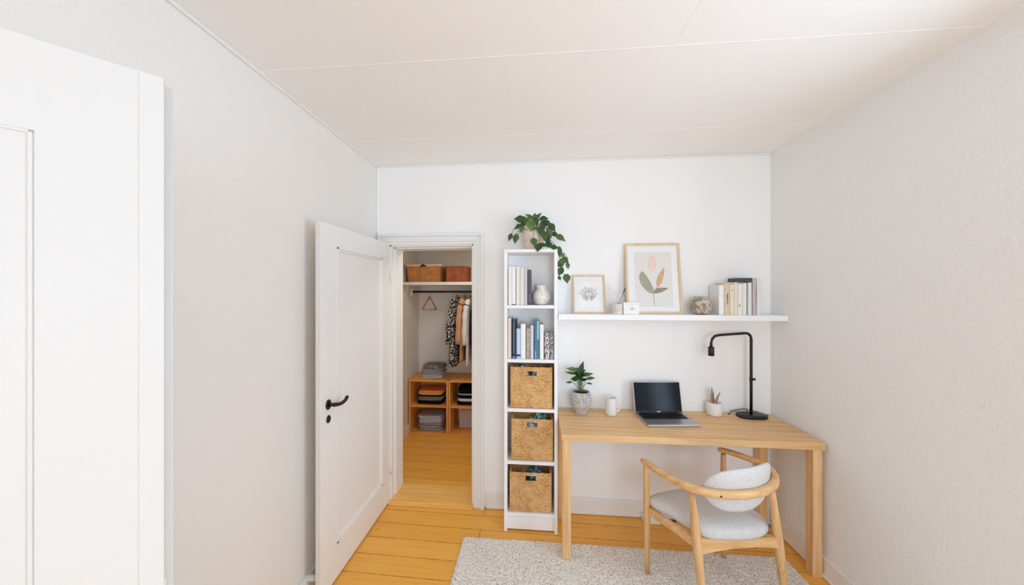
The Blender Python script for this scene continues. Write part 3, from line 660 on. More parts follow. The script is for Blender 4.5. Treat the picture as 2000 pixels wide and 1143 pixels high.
def art_sketch(part, mb, W, H, fw, y):
    sx, sz = W/64.0, H/75.0
    a = bmesh.new(); flat(a, [(W*0.2, H*0.16), (W*0.8, H*0.16), (W*0.8, H*0.82), (W*0.2, H*0.82)], y-0.0004); part('print', a, M['card'], mb)
    a = bmesh.new(); r = random.Random(5)
    cx_, cz_ = W*0.5, H*0.48
    for k in range(13):
        an = -2.7+5.4*k/12; ln = H*(0.22+0.06*r.random())*(1.0 if abs(an) < 1.6 else 0.75)
        ex, ez = cx_+math.sin(an)*ln*0.8, cz_+math.cos(an)*ln*0.75
        t_ = 0.0007; flat(a, [(cx_-t_*0.6, cz_-H*0.02), (cx_+t_*0.6, cz_-H*0.02), (ex+t_*0.6, ez), (ex-t_*0.6, ez)], y-0.0009)
        for m_ in range(5):
            s = 0.35+0.16*m_; bx, bz = cx_+(ex-cx_)*s, cz_+(ez-cz_)*s
            for sd in (-1, 1):
                q = an+sd*0.9; l2 = H*0.04; tx, tz = bx+math.sin(q)*l2, bz+math.cos(q)*l2; nx_, nz_ = math.cos(q)*0.0016, -math.sin(q)*0.0016
                flat(a, [(bx, bz), ((bx+tx)/2+nx_, (bz+tz)/2+nz_), (tx, tz), ((bx+tx)/2-nx_, (bz+tz)/2-nz_)], y-0.0010)
    part('botanical_drawing', a, M['ink'], mb)
def art_plant(part, mb, W, H, fw, y):
    # picture units: 0..480 across, 0..600 down, as seen
    def P(u, v): return (W*(u/480.0), H*(1-v/600.0))
    a = bmesh.new(); flat(a, [P(80, 78), P(405, 78), P(405, 540), P(80, 540)][::-1], y-0.0004); part('print', a, M['print_grey'], mb)
    a = bmesh.new(); flat(a, [P(238+37*math.cos(t*PI/14), 172+68*math.sin(t*PI/14)) for t in range(28)], y-0.0009); part('blush_oval', a, M['blush'], mb)
    def blade(pts, mat, nm):
        a = bmesh.new(); flat(a, [P(*p) for p in pts], y-0.0010); part(nm, a, mat, mb)
    blade([(240, 432), (205, 425), (170, 400), (138, 360), (120, 315), (120, 280), (132, 252), (150, 238), (172, 262), (200, 305), (225, 350), (240, 395)], M['sage'], 'sage_leaf')
    blade([(275, 375), (266, 350), (268, 320), (285, 280), (310, 240), (342, 205), (340, 250), (330, 295), (312, 340), (292, 368)], M['terracotta'], 'ochre_leaf')
    blade([(244, 430), (246, 405), (262, 385), (300, 380), (372, 382), (345, 400), (305, 420), (270, 428)], M['olive'], 'olive_leaf')
    a = bmesh.new(); flat(a, [P(237, 380), P(241, 380), P(243, 536), P(239, 536)], y-0.0011); flat(a, [P(240, 420), P(244, 420), P(277, 370), P(273, 368)], y-0.0011); part('stem_line', a, M['olive'], mb)
picture(1120, 1184, 537, 2.375, 2.432, SZ, 0.012, 'small framed leaf sketch leaning at the left end of the wall shelf', art_sketch)
picture(1225, 1335, 475, 2.365, 2.430, SZ, 0.016, 'large framed print of three leaves and a pink oval leaning on the wall shelf', art_plant, 0.022)
# glass jar of brushes
c = at(1206, 608, 2.33); bm = bmesh.new(); z = SZ+0.0005
jr = thing('brush_jar', (c.x, c.y, z), 'frosted jar with a blush label between the two pictures', 'jar')
lathe(bm, [(0.030, z), (0.033, z+0.003), (0.033, z+0.068), (0.031, z+0.070), (0.030, z+0.066), (0.030, z+0.006), (0.02, z+0.005)], c.x, c.y, 28); mk('glass_body', bm, M['jar_glass'], jr)
bm = bmesh.new(); 
for k in range(10):
    a0, a1 = -PI*0.82+PI*0.64*k/10, -PI*0.82+PI*0.64*(k+1)/10
    f = bm.faces.new([bm.verts.new((c.x+0.0336*math.cos(q), c.y+0.0336*math.sin(q), zz)) for q, zz in ((a0, z+0.014), (a1, z+0.014), (a1, z+0.058), (a0, z+0.058))])
mk('label_band', bm, M['pot_pink'], jr)
BR = [((1203, 596), (1190, 556), 'bristle', 'ivory handled brush leaning far left in the frosted jar'), ((1207, 596), (1201, 566), 'bristle', 'white brush standing near the middle of the frosted jar'),
      ((1206, 598), (1222, 562), 'steel', 'dark handled brush leaning right in the frosted jar'), ((1204, 596), (1196, 568), 'jar_glass', 'pale brush leaning left in the frosted jar'), ((1209, 596), (1213, 572), 'bristle', 'short white brush at the right of the frosted jar')]
for i, (p, q, mt, lab) in enumerate(BR):
    a, b_ = at(p[0], p[1], 2.325+0.004*(i % 3)), at(q[0], q[1], 2.330+0.006*(i % 2)); bm = bmesh.new(); a = a+(a-b_).normalized()*0.025
    dd = (b_-a); tube(bm, [a, a+dd*0.6, a+dd*0.78, a+dd*0.80, a+dd*0.92, b_], [0.0020, 0.0018, 0.0022, 0.0045, 0.0050, 0.0012], 8)
    tag(mk('paint_brush', bm, M[mt] if mt != 'steel' else M['ink'], origin=a), lab, 'brush', 'brushes in the frosted jar')
# white card box
a, b_ = at(1218, 612, 2.315), at(1249, 612, 2.315); zt = at(1230, 591, 2.315).z
cb = thing('card_box', ((a.x+b_.x)/2, 2.33, SZ), 'small white card box with a pale blue mark beside the jar', 'box')
mk('box_body', B(a.x, b_.x, 2.315, 2.352, SZ+0.0005, zt-0.012, bev=0.001), M['card'], cb); mk('lid', B(a.x-0.001, b_.x+0.001, 2.314, 2.353, zt-0.0118, zt, bev=0.001), M['card'], cb)
bm = bmesh.new(); mcx, mcz = (a.x+b_.x)/2+0.004, (SZ+zt)/2-0.002
flat(bm, [(mcx+0.014*math.cos(t*PI/8), mcz+0.007*math.sin(t*PI/8)+0.002*math.sin(t*2)) for t in range(16)], 2.3145-0.0006); mk('blue_mark', bm, M['lightblue'], cb)
# taupe round vase
c = at(1369.5, 611, 2.355); z = SZ+0.0005; bm = bmesh.new()
lathe(bm, [(0.030, z), (0.042, z+0.006), (0.060, z+0.030), (0.0655, z+0.055), (0.060, z+0.082), (0.045, z+0.102), (0.038, z+0.108), (0.041, z+0.122), (0.036, z+0.122), (0.032, z+0.108), (0.030, z+0.09)], c.x, c.y, 36)
for v_ in bm.verts:
    r_ = Vector((v_.co.x-c.x, v_.co.y-c.y, 0)); v_.co += r_.normalized()*(0.0018*math.sin((v_.co.z-z)*420)+0.002*noise.noise(v_.co*60))
tag(mk('vase', bm, M['vase_taupe'], origin=(c.x, c.y, z)), 'round streaked taupe vase on the wall shelf left of the books', 'vase')
# books on the wall shelf
G3 = 'books on the wall shelf'; Yk = 2.312
dk = bookmat('shelf_book_grey', (192, 188, 194)); tm = bookmat('dark_lettering', (104, 84, 70), 'title', (216, 200, 176))
SB = [(1404.5, 1414.5, 557, bw2, 'white book at the left end of the wall shelf row, cover seen from the side', None, None),
      (1415, 1426, 552.5, bookmat('tan_cover', (226, 206, 178)), 'tan book with dark lettering on the wall shelf', [(0.32, 0.66, 0.3, 0.8)], tm),
      (1426.2, 1434.5, 556, bcr, 'cream book right of the tan book on the wall shelf', [(0.78, 0.84, 0.2, 0.7)], tm),
      (1434.7, 1441.6, 552, bookmat('butter_cover', (238, 230, 212)), 'buttery cream book in the middle of the wall shelf row', None, None),
      (1441.8, 1450.5, 554, bw, 'ivory book with small dark marks low on its spine', [(0.27, 0.33, 0.1, 0.5), (0.19, 0.22, 0.5, 0.8)], tm),
      (1450.7, 1458.6, 553, bookmat('chalk_cover', (236, 234, 228)), 'chalk white book under the dark flat book', None, None),
      (1461.3, 1468.8, 552, bookmat('mint_white_cover', (226, 232, 230)), 'pale mint white book left of the grey book on the wall shelf', None, None),
      (1470, 1478, 543, dk, 'tall grey book near the right end of the wall shelf', [(0.3, 0.75, 0.8, 1)], tm),
      (1478.4, 1487.4, 543, bookmat('eggshell_cover', (236, 230, 226)), 'tall eggshell book at the right end of the wall shelf row', [(0.4, 0.9, 0.3, 0.5)], bookmat('thin_taupe_line', (190, 178, 170)))]
for (xa, xb, yt, mt, lab, bd, bdm) in SB:
    shelfbook(xa, xb, yt, SZ+0.0005, mt, lab, G3, Y=Yk, back=2.436 if xa < 1410 else 2.42, band=bd, bandmat=bdm)
a, b_ = at(1438.5, 551, Yk), at(1468.5, 551, Yk); zt = at(1450, 551.3, Yk).z; zu = at(1450, 543, Yk).z
fb = thing('book', ((a.x+b_.x)/2, 2.36, zt), 'dark charcoal book lying flat on top of the wall shelf row', 'book', G3)
zt += 0.0022
mk('cover', BB([(a.x, b_.x, Yk+0.004, 2.41, zt, zt+0.002), (a.x, b_.x, Yk+0.004, 2.41, zu-0.002, zu), (a.x, a.x+0.002, Yk+0.004, 2.41, zt, zu), (a.x, b_.x, Yk+0.002, Yk+0.005, zt, zu)], 0.0006), bookmat('slate_cover', (70, 72, 80)), fb)
mk('pages', B(a.x+0.002, b_.x-0.003, Yk+0.005, 2.407, zt+0.002, zu-0.002), M['paper'], fb)

# ================================================================ DESK
dk_ = thing('desk', (0.89, 2.21, 0), 'light oak desk with square legs against the back wall', 'desk')
KX0, KX1, KY0, KY1 = 0.165, 1.612, 1.992, 2.432
mk('desk_top', B(KX0, KX1, KY0, KY1, 0.72, 0.76, bev=0.0015), M['oak_x'], dk_)
for (xa, ya) in ((KX0+0.006, KY0+0.004), (KX1-0.056, KY0+0.012), (KX0+0.006, KY1-0.058), (1.512, KY1-0.058)):
    z0 = 0.0146 if (xa < 1 and ya < 2.1) else 0.0005
    mk('leg', B(xa, xa+0.050, ya, ya+0.050, z0, 0.7198, bev=0.0015), M['oak_z'], dk_)
mk('frame_rail', BB([(KX0+0.056, KX1-0.058, KY1-0.045, KY1-0.02, 0.665, 0.7198)]), M['oak_x'], dk_)

# laptop
ls = thing('laptop', (0.888, 2.275, 0.7605), 'open silver laptop with a black screen on the desk', 'laptop')
p0, p1 = atz(1266, 831, 0.772), atz(1369, 831, 0.772); ax = (p1-p0); Wl = ax.length; ax.normalize(); ay = Vector((-ax.y, ax.x, 0)); Dl = 0.215
LM = Matrix(((ax.x, ay.x, 0, p0.x), (ax.y, ay.y, 0, p0.y), (0, 0, 1, 0.7608), (0, 0, 0, 1)))
def lp(nm, bm, mat, par=ls, mt=LM):
    bmesh.ops.transform(bm, matrix=mt, verts=bm.verts); return mk(nm, bm, mat, par)
base = lp('laptop_base', B(0, Wl, 0, Dl, 0.0, 0.013, bev=0.003), M['alu'])
bm = BB([(0.018, Wl-0.018, 0.098, 0.200, 0.0128, 0.0136)]); kd = lp('keyboard', bm, M['keys'], base)
bm = bmesh.new()
for r in range(5):
    n = 13
    for k in range(n):
        kw = (Wl-0.044)/n; box(bm, 0.022+kw*k+0.001, 0.022+kw*(k+1)-0.001, 0.101+0.0196*r, 0.101+0.0196*r+0.0176, 0.0134, 0.0150, bev=0.0004)
q = lp('keys', bm, M['keys'], kd)
lp('touchpad', B(Wl*0.33, Wl*0.67, 0.014, 0.090, 0.0128, 0.0133, bev=0.0002), plain('touchpad_grey', (170, 166, 166), 0.3, metal=0.6), base)
ht = at(1289, 743, 2.44).z-0.773
tlt = math.radians(12); LH = 0.205
LL = LM @ Matrix.Translation((0, Dl-0.006, 0.013)) @ Matrix.Rotation(-tlt, 4, 'X')
lid = lp('screen_lid', B(0.001, Wl-0.001, 0, 0.006, 0.0, LH, bev=0.002), M['alu'], ls, LL)
lp('screen', B(0.005, Wl-0.005, -0.0008, 0.0002, 0.013, LH-0.004, bev=0.0003), M['screen'], lid, LL)
lp('lower_bezel', B(0.005, Wl-0.005, -0.0006, 0.0002, 0.002, 0.013), M['keys'], lid, LL)
mb = bmesh.new()
for k in range(4): box(mb, Wl*0.5-0.012+0.0064*k, Wl*0.5-0.012+0.0064*k+0.0048, -0.0012, -0.0004, 0.0045, 0.0105, bev=0.0004)
lp('logo', mb, M['white_plastic'], lid, LL)
bm = bmesh.new(); tube(bm, [LM @ Vector((0.03, Dl-0.004, 0.013)), LM @ Vector((Wl-0.03, Dl-0.004, 0.013))], 0.005, 10); mk('hinge', bm, M['keys'], ls)

# plant on the desk
c = Vector((0.328, 2.352, 0.7605)); z = c.z
pp = thing('potted_plant', c, 'leafy green plant in a mottled grey pot at the left end of the desk', 'plant')
bm = bmesh.new(); lathe(bm, [(0.043, z), (0.046, z+0.004), (0.046, z+0.014), (0.050, z+0.022), (0.066, z+0.048), (0.0745, z+0.080), (0.074, z+0.105), (0.067, z+0.130), (0.058, z+0.147), (0.054, z+0.148), (0.058, z+0.130), (0.060, z+0.12)], c.x, c.y, 40)
mk('pot', bm, M['pot_grey'], pp)
bm = bmesh.new(); lathe(bm, [(0.059, z+0.128), (0.058, z+0.134), (0.03, z+0.139), (0.004, z+0.139)], c.x, c.y, 24); mk('soil', bm, M['soil'], pp)
SL = [(1139,706,2.34,.120,.040,1,1),(1142,722,2.33,.10,.040,0,1),(1115,716,2.33,.105,.034,1,2),(1106,718,2.31,.09,.022,2,3),(1104,726,2.30,.09,.022,2,3),(1121,727,2.31,.085,.038,1,2),
      (1158,729,2.31,.085,.026,2,3),(1162,738,2.29,.07,.024,2,3),(1115,740,2.29,.06,.032,1,3),(1106,747,2.28,.055,.018,2,2),(1157,750,2.28,.05,.014,2,2),(1132,728,2.27,.07,.034,1,1),
      (1147,741,2.30,.06,.024,1,1),(1126,716,2.38,.08,.032,0,1),(1150,726,2.40,.08,.03,0,1),(1138,732,2.30,.075,.034,1,1),(1128,738,2.28,.06,.03,0,1),(1121,733,2.40,.07,.03,0,1)]
st = bmesh.new(); rnd = random.Random(9)
for (tx, ty, Y, L, W, sh, kd_) in SL:
    tp_ = at(tx, ty, Y); b0 = Vector((c.x+rnd.uniform(-.012, .012), c.y+rnd.uniform(-.015, .01), z+0.137))
    ctrl = Vector((b0.x*0.6+tp_.x*0.4, b0.y*0.6+tp_.y*0.4, max(b0.z+0.02, tp_.z*0.8+b0.z*0.2+0.01)))
    d = (tp_-ctrl); 
    if d.length < 0.001: d = Vector((0, 0, 1))
    d.normalize(); lb = tp_-d*L; 
    if lb.z < b0.z+0.02: lb.z = b0.z+0.02
    d = (tp_-lb).normalized()
    bm = bmesh.new(); upv = Vector((-d.x*0.5, -0.9, 0.6))
    leaf_mesh(bm, lb, d, upv, (tp_-lb).length, W, 0.12, 'lance', 0.28); mk('leaf', bm, M[('leaf2', 'leaf2', 'leaf')[sh]], pp)
    tube(st, spline([b0, (b0+lb)/2+Vector((0, 0, 0.01)), lb], 4), 0.0019, 6)
mk('stems', st, M['leaf_pale'], pp)

# mug
c = atz(1192, 808, 0.7605); z = 0.7605; c = Vector((c.x, 2.33, z))
mg = thing('mug', c, 'plain white mug standing on the desk right of the potted plant', 'mug')
bm = bmesh.new(); r = 0.0375; H_ = 0.117
lathe(bm, [(r-0.004, z), (r-0.001, z+0.003), (r, z+0.02), (r, z+H_-0.003), (r-0.001, z+H_), (r-0.004, z+H_-0.001), (r-0.005, z+H_-0.01), (r-0.005, z+0.008), (0.004, z+0.006)], c.x, c.y, 36)
mk('mug_body', bm, M['mug'], mg)
bm = bmesh.new(); tube(bm, spline([(c.x+r-0.003, c.y, z+0.092), (c.x+r+0.012, c.y-0.002, z+0.094), (c.x+r+0.022, c.y-0.003, z+0.074), (c.x+r+0.021, c.y-0.003, z+0.044), (c.x+r+0.010, c.y-0.002, z+0.027), (c.x+r-0.003, c.y, z+0.026)], 6), 0.0060, 10); mk('handle', bm, M['mug'], mg)

# pencil cup and what stands in it
c = Vector((atz(1395, 805, z).x, 2.385, z)); c.x = at(1395, 800, 2.385).x
bm = bmesh.new(); r = 0.0475; H_ = 0.088
lathe(bm, [(r-0.010, z), (r-0.004, z+0.003), (r-0.001, z+0.015), (r, z+0.05), (r-0.001, z+H_-0.002), (r-0.003, z+H_), (r-0.006, z+H_-0.003), (r-0.006, z+0.01), (0.004, z+0.007)], c.x, c.y, 36)
tag(mk('pencil_cup', bm, M['cup'], origin=c), 'speckled white cup of pens on the desk by the lamp', 'cup')
PN = [((1391, 781), (1384, 759), 'wood_pencil', .0030, 'thin pencil leaning left in the white cup', 'pencil'), ((1392, 782), (1390, 757), 'steel', .0060, 'grey blue bladed tool standing in the white cup', 'tool'), ((1394, 783), (1392, 764), 'keys', .0036, 'short black pen in the white cup', 'pen'),
      ((1398, 781), (1405, 768), 'wood_pencil', .0044, 'wooden handled tool leaning right in the white cup', 'tool'), ((1401, 781), (1407, 765), 'steel', .0030, 'thin steel rod leaning right in the white cup', 'tool'), ((1389, 781), (1388, 773), 'wood_pencil', .0046, 'short orange wooden stub at the left of the white cup', 'pencil')]
for i, (p, q, mt, rr, lab, cat) in enumerate(PN):
    a, b_ = at(p[0], p[1], 2.38+0.004*(i % 3)), at(q[0], q[1], 2.385+0.004*(i % 2)); a = a+(a-b_).normalized()*0.06; a.z = max(a.z, z+0.012)
    bm = bmesh.new(); tube(bm, [a, a+(b_-a)*0.9, b_], [rr, rr, rr*0.35], 8)
    tag(mk('pencil' if cat == 'pencil' else ('pen' if cat == 'pen' else 'craft_tool'), bm, M[mt], origin=a), lab, cat)

# desk lamp
LY = 2.375; pz0 = atz(1467, 803, 0.78); LB = Vector((at(1467, 800, LY).x, LY, 0.7605))
lm = thing('desk_lamp', LB, 'black metal desk lamp with an angular hooked arm at the right of the desk', 'lamp')
bm = bmesh.new(); seg = 40; rings = []
for s, zz in ((0.95, 0.0), (1.0, 0.003), (1.0, 0.016), (0.96, 0.020), (0.5, 0.0205)):
    ring = []
    for i in range(seg):
        a = 2*PI*i/seg; e = 0.75
        X_ = math.copysign(abs(math.cos(a))**e, math.cos(a)); Y_ = math.copysign(abs(math.sin(a))**e, math.sin(a))
        ring.append(bm.verts.new((LB.x-0.002+0.092*s*X_, LB.y-0.010+0.052*s*Y_, 0.7605+zz)))
    rings.append(ring)
for a, b_ in zip(rings, rings[1:]):
    for i in range(seg): f = bm.faces.new((a[i], a[(i+1) % seg], b_[(i+1) % seg], b_[i])); f.smooth = True
bm.faces.new(rings[0]); bm.faces.new(rings[-1]); mk('base', bm, M['black'], lm)
ztop = at(1467, 651, LY).z; xl = at(1389, 690, LY-0.03).x; ye = LY-0.03; R_ = 0.035
top = [(LB.x, LY, 0.7805), (LB.x, LY, ztop-0.25), (LB.x, LY, ztop-R_)]
top += [(LB.x-R_+R_*math.cos(a), LY, ztop-R_+R_*math.sin(a)) for a in (PI*0.12, PI*0.25, PI*0.38, PI*0.5)]
dz_ = -0.012
top += [(xl+R_*1.3, ye, ztop+dz_), (xl+R_*0.62, ye, ztop+dz_-0.008), (xl+R_*0.18, ye, ztop+dz_-R_*0.75), (xl, ye, ztop+dz_-R_*1.6), (xl, ye, at(1389, 680, ye).z)]
bm = bmesh.new(); tube(bm, top, 0.0088, 14); mk('pole', bm, M['black'], lm)
zk = at(1389, 695, ye).z; zk1 = at(1389, 678, ye).z; bm = bmesh.new()
lathe(bm, [(0.010, zk1+0.004), (0.0185, zk1), (0.0185, zk1-0.012), (0.0178, zk1-0.013), (0.0178, zk1-0.018), (0.0185, zk1-0.019), (0.0185, zk), (0.014, zk), (0.013, zk+0.02)], xl, ye, 28); mk('socket', bm, M['black'], lm)
zkn = at(1472, 741, LY).z; bm = bmesh.new(); tube(bm, [(LB.x, LY, zkn), (LB.x+0.014, LY-0.002, zkn)], 0.004, 10); tube(bm, [(LB.x+0.012, LY-0.002, zkn), (LB.x+0.024, LY-0.003, zkn)], 0.0078, 12)
tube(bm, [(LB.x, LY, zkn-0.011), (LB.x, LY, zkn+0.011)], 0.0105, 14); mk('dimmer_knob', bm, M['black'], lm)
zc = 0.7645
bm = bmesh.new(); tube(bm, spline([(LB.x, LY+0.03, zc+0.004), (LB.x-0.01, 2.423, zc+0.030), (LB.x-0.10, 2.424, zc+0.010), (LB.x-0.118, 2.405, zc), (LB.x-0.135, 2.40, zc)], 6), 0.0026, 8)
tube(bm, spline([(LB.x-0.01, 2.423, zc+0.030), (LB.x+0.05, 2.422, zc+0.018), (LB.x+0.10, 2.418, zc), (LB.x+0.13, 2.405, zc)], 6), 0.0018, 8)
k_ = mk('power_cord', bm, M['black'], lm)
# adaptor under the desk
c = atz(1280, 1006, 0.0); ps = thing('power_strip', (c.x, 2.395, 0.0005), 'small white socket block on the floor under the desk by the wall', 'power strip')
a, b_ = at(1266, 1006, 2.37), at(1290, 1006, 2.37)
bm = BB([(a.x-0.03, b_.x, 2.365, 2.415, 0.0008, 0.045)], 0.004); mk('strip_body', bm, M['white_plastic'], ps)
bm = bmesh.new(); tube(bm, spline([(b_.x-0.002, 2.39, 0.028), (b_.x+0.02, 2.385, 0.030), (b_.x+0.035, 2.38, 0.012), (b_.x+0.06, 2.40, 0.006), (b_.x+0.2, 2.425, 0.006)], 5), 0.0045, 8); mk('cable', bm, M['black'], ps)
mk('plug', BB([(b_.x-0.006, b_.x+0.012, 2.372, 2.402, 0.016, 0.042)], 0.003), M['keys'], ps)

# ================================================================ RUG
RX0, RX1, RY0, RY1 = -0.455, 1.50, 0.75, 2.135
bm = bmesh.new(); cell = 0.0085; nx, ny = int((RX1-RX0)/cell), int((RY1-RY0)/cell); g = []
for j in range(ny+1):
    row = []
    for i in range(nx+1):
        e = min(i, nx-i, j, ny-j)
        x = RX0+(RX1-RX0)*i/nx+random.uniform(-.0022, .0022); y = RY0+(RY1-RY0)*j/ny+random.uniform(-.0022, .0022)
        z = 0.0015 if e == 0 else 0.009+0.0055*random.random()
        row.append(bm.verts.new((x, y, z)))
    g.append(row)
for j in range(ny):
    for i in range(nx): f = bm.faces.new((g[j][i], g[j][i+1], g[j+1][i+1], g[j+1][i])); f.smooth = True
rg = mk('rug', bm, M['rug'], origin=((RX0+RX1)/2, (RY0+RY1)/2, 0)); tag(rg, 'nubbly beige and grey wool rug under the desk and chair', 'rug')

# ================================================================ ARMCHAIR
RUGZ = 0.0145
ac = thing('armchair', (0.93, 1.84, RUGZ), 'pale oak armchair with grey upholstered seat and oval back, tucked at the desk', 'chair')
A0, A1 = Vector((0.641, 1.939, RUGZ)), Vector((0.634, 1.944, 0.640))
E0, E1 = Vector((1.133, 2.094, RUGZ)), Vector((1.128, 2.092, 0.632))
def line_z(p, q, z): return p+(q-p)*((z-p.z)/(q.z-p.z))
Bt, Br = atz(1350, 955, 0.640), atz(1361, 1060, 0.375)
Ct, Cr = atz(1507, 955, 0.640), atz(1519, 1050, 0.385)
B0, C0 = line_z(Bt, Br, RUGZ), line_z(Ct, Cr, RUGZ)
def leg(p, q, rs, zs=None):
    bm = bmesh.new(); n = len(rs); tube(bm, [p+(q-p)*(i/(n-1)) for i in range(n)], rs, 16); return bm
mk('leg', leg(A0, A1, [0.0125, 0.015, 0.017, 0.018, 0.0175, 0.0155, 0.013]), M['chair_z'], ac)
mk('leg', leg(E0, E1, [0.0125, 0.015, 0.017, 0.018, 0.0175, 0.0155, 0.013]), M['chair_z'], ac)
mk('leg', leg(B0, Bt, [0.013, 0.016, 0.019, 0.0215, 0.0205, 0.017, 0.0135]), M['chair_z'], ac)
mk('leg', leg(C0, Ct, [0.013, 0.016, 0.019, 0.0215, 0.0205, 0.017, 0.0135]), M['chair_z'], ac)
def rail(p, q, h0, hm, th, zc, drop=0.0):
    """a board between two legs, deeper at its ends"""
    bm = bmesh.new(); d = (q-p); d.z = 0; L = d.length; d.normalize(); n = Vector((-d.y, d.x, 0)); K = 14; rows = []
    for i in range(K+1):
        t = i/K; e = (2*t-1)**2; h = hm+(h0-hm)*e-drop*t; c_ = p+(q-p)*t; zt = zc; 
        rows.append([bm.verts.new((c_.x+n.x*s*th/2, c_.y+n.y*s*th/2, z_)) for s, z_ in ((-1, zt-h), (1, zt-h), (1, zt), (-1, zt))])
    for a, b_ in zip(rows, rows[1:]):
        for k in range(4): bm.faces.new((a[k], a[(k+1) % 4], b_[(k+1) % 4], b_[k]))
    bm.faces.new(rows[0]); bm.faces.new(rows[-1])
    bmesh.ops.bevel(bm, geom=[e for e in bm.edges if len(e.link_faces) == 2 and e.calc_face_angle(0) > 1.0], offset=0.003, segments=2, affect='EDGES')
    return bm
ZS = 0.392
pa, pe, pb, pc = (line_z(A0, A1, ZS), line_z(E0, E1, ZS), line_z(B0, Bt, ZS), line_z(C0, Ct, ZS))
mk('seat_rail', rail(pb, pc, 0.078, 0.058, 0.024, ZS+0.004, 0.022), M['chair_x'], ac)
mk('seat_rail', rail(pa, pb, 0.042, 0.034, 0.022, ZS), M['chair_x'], ac)
mk('seat_rail', rail(pe, pc, 0.042, 0.034, 0.022, ZS), M['chair_x'], ac)
mk('seat_rail', rail(pa, pe, 0.050, 0.042, 0.022, ZS), M['chair_x'], ac)
# seat cushion: rounded shield
fw_ = Vector((-(pe.y-pa.y), pe.x-pa.x, 0)).normalized()
out = [pa+fw_*0.012+Vector((0.022, 0.0, 0)), pa*0.5+pe*0.5+fw_*0.035, pe+fw_*0.012+Vector((-0.020, 0, 0)), pe*0.55+pc*0.45+Vector((-0.004, 0, 0)), pc+Vector((-0.024, 0.036, 0)), pc*0.70+pb*0.30-fw_*0.022, pc*0.35+pb*0.65-fw_*0.026, pb+Vector((0.034, 0.006, 0)), pa*0.5+pb*0.5+Vector((0.020, 0.006, 0))]
cen = sum(out, Vector())/len(out)
def closed(P, k):
    n = len(P); o = []
    for i in range(n):
        a, b_, c_, d = P[i-1], P[i], P[(i+1) % n], P[(i+2) % n]
        for j in range(k):
            t = j/k; o.append(0.5*((2*b_)+(c_-a)*t+(2*a-5*b_+4*c_-d)*t*t+(3*b_-a-3*c_+d)*t**3))
    return o
ol = closed(out, 8); bm = bmesh.new(); rings = []
for s, z_ in ((0.93, ZS+0.005), (0.985, ZS+0.006), (1.01, ZS+0.018), (1.01, ZS+0.034), (0.985, ZS+0.046), (0.93, ZS+0.054), (0.8, ZS+0.059), (0.6, ZS+0.061), (0.35, ZS+0.060), (0.1, ZS+0.059)):
    rings.append([bm.verts.new((cen.x+(p.x-cen.x)*s, cen.y+(p.y-cen.y)*s, z_)) for p in ol])
for a, b_ in zip(rings, rings[1:]):
    for i in range(len(ol)): f = bm.faces.new((a[i], a[(i+1) % len(ol)], b_[(i+1) % len(ol)], b_[i])); f.smooth = True
bm.faces.new(rings[0]); f = bm.faces.new(rings[-1]); f.smooth = True
mk('seat_cushion', bm, M['fabric'], ac)
# bent arm rail
AZ = 0.652
ap = [(1253, 898), (1266, 907), (1284, 920), (1304, 932), (1328, 944), (1352, 954), (1378, 961), (1405, 965.5), (1432, 967), (1460, 965.5), (1484, 961.5), (1502, 954), (1512, 944), (1513, 932), (1504, 918), (1489, 907), (1468, 898), (1440, 888), (1418, 881.5), (1402, 877.5)]
aw = [atz(x, y, AZ) for x, y in ap]
asp = spline(aw, 4); n = len(asp); bm = bmesh.new()
def rr(i):
    t = i/(n-1); e = min(1, min(t, 1-t)/0.04); return (0.0175+0.002*math.sin(PI*t))*(0.55+0.45*math.sqrt(max(0, e*(2-e))))
def oriented(bm, pts, wd, ht):
    m_ = len(pts); rings = []
    for i, p in enumerate(pts):
        d = (pts[min(i+1, m_-1)]-pts[max(i-1, 0)]); d.z = 0; d.normalize(); s = Vector((d.y, -d.x, 0)); seg = 14
        rings.append([bm.verts.new(p+s*wd(i)*math.copysign(abs(math.cos(2*PI*k/seg))**0.8, math.cos(2*PI*k/seg))+Vector((0, 0, 1))*ht(i)*math.copysign(abs(math.sin(2*PI*k/seg))**0.8, math.sin(2*PI*k/seg))) for k in range(seg)])
    for a, b_ in zip(rings, rings[1:]):
        for k in range(14): f = bm.faces.new((a[k], a[(k+1) % 14], b_[(k+1) % 14], b_[k])); f.smooth = True
    bm.faces.new(rings[0]); bm.faces.new(rings[-1])
oriented(bm, asp, lambda i: rr(i)*1.0, lambda i: rr(i)*(0.80 if i/(n-1) < 0.22 or i/(n-1) > 0.8 else 0.98))
arm = mk('arm_rail', bm, M['chair_x'], ac)
sc_ = aw[7]; sd = (aw[8]-aw[6]).normalized(); so = Vector((sd.y, -sd.x, 0))
bm = bmesh.new(); tube(bm, [sc_+so*0.013, sc_+so*0.0205], 0.0042, 12); mk('screw_cap', bm, M['handle'], arm)
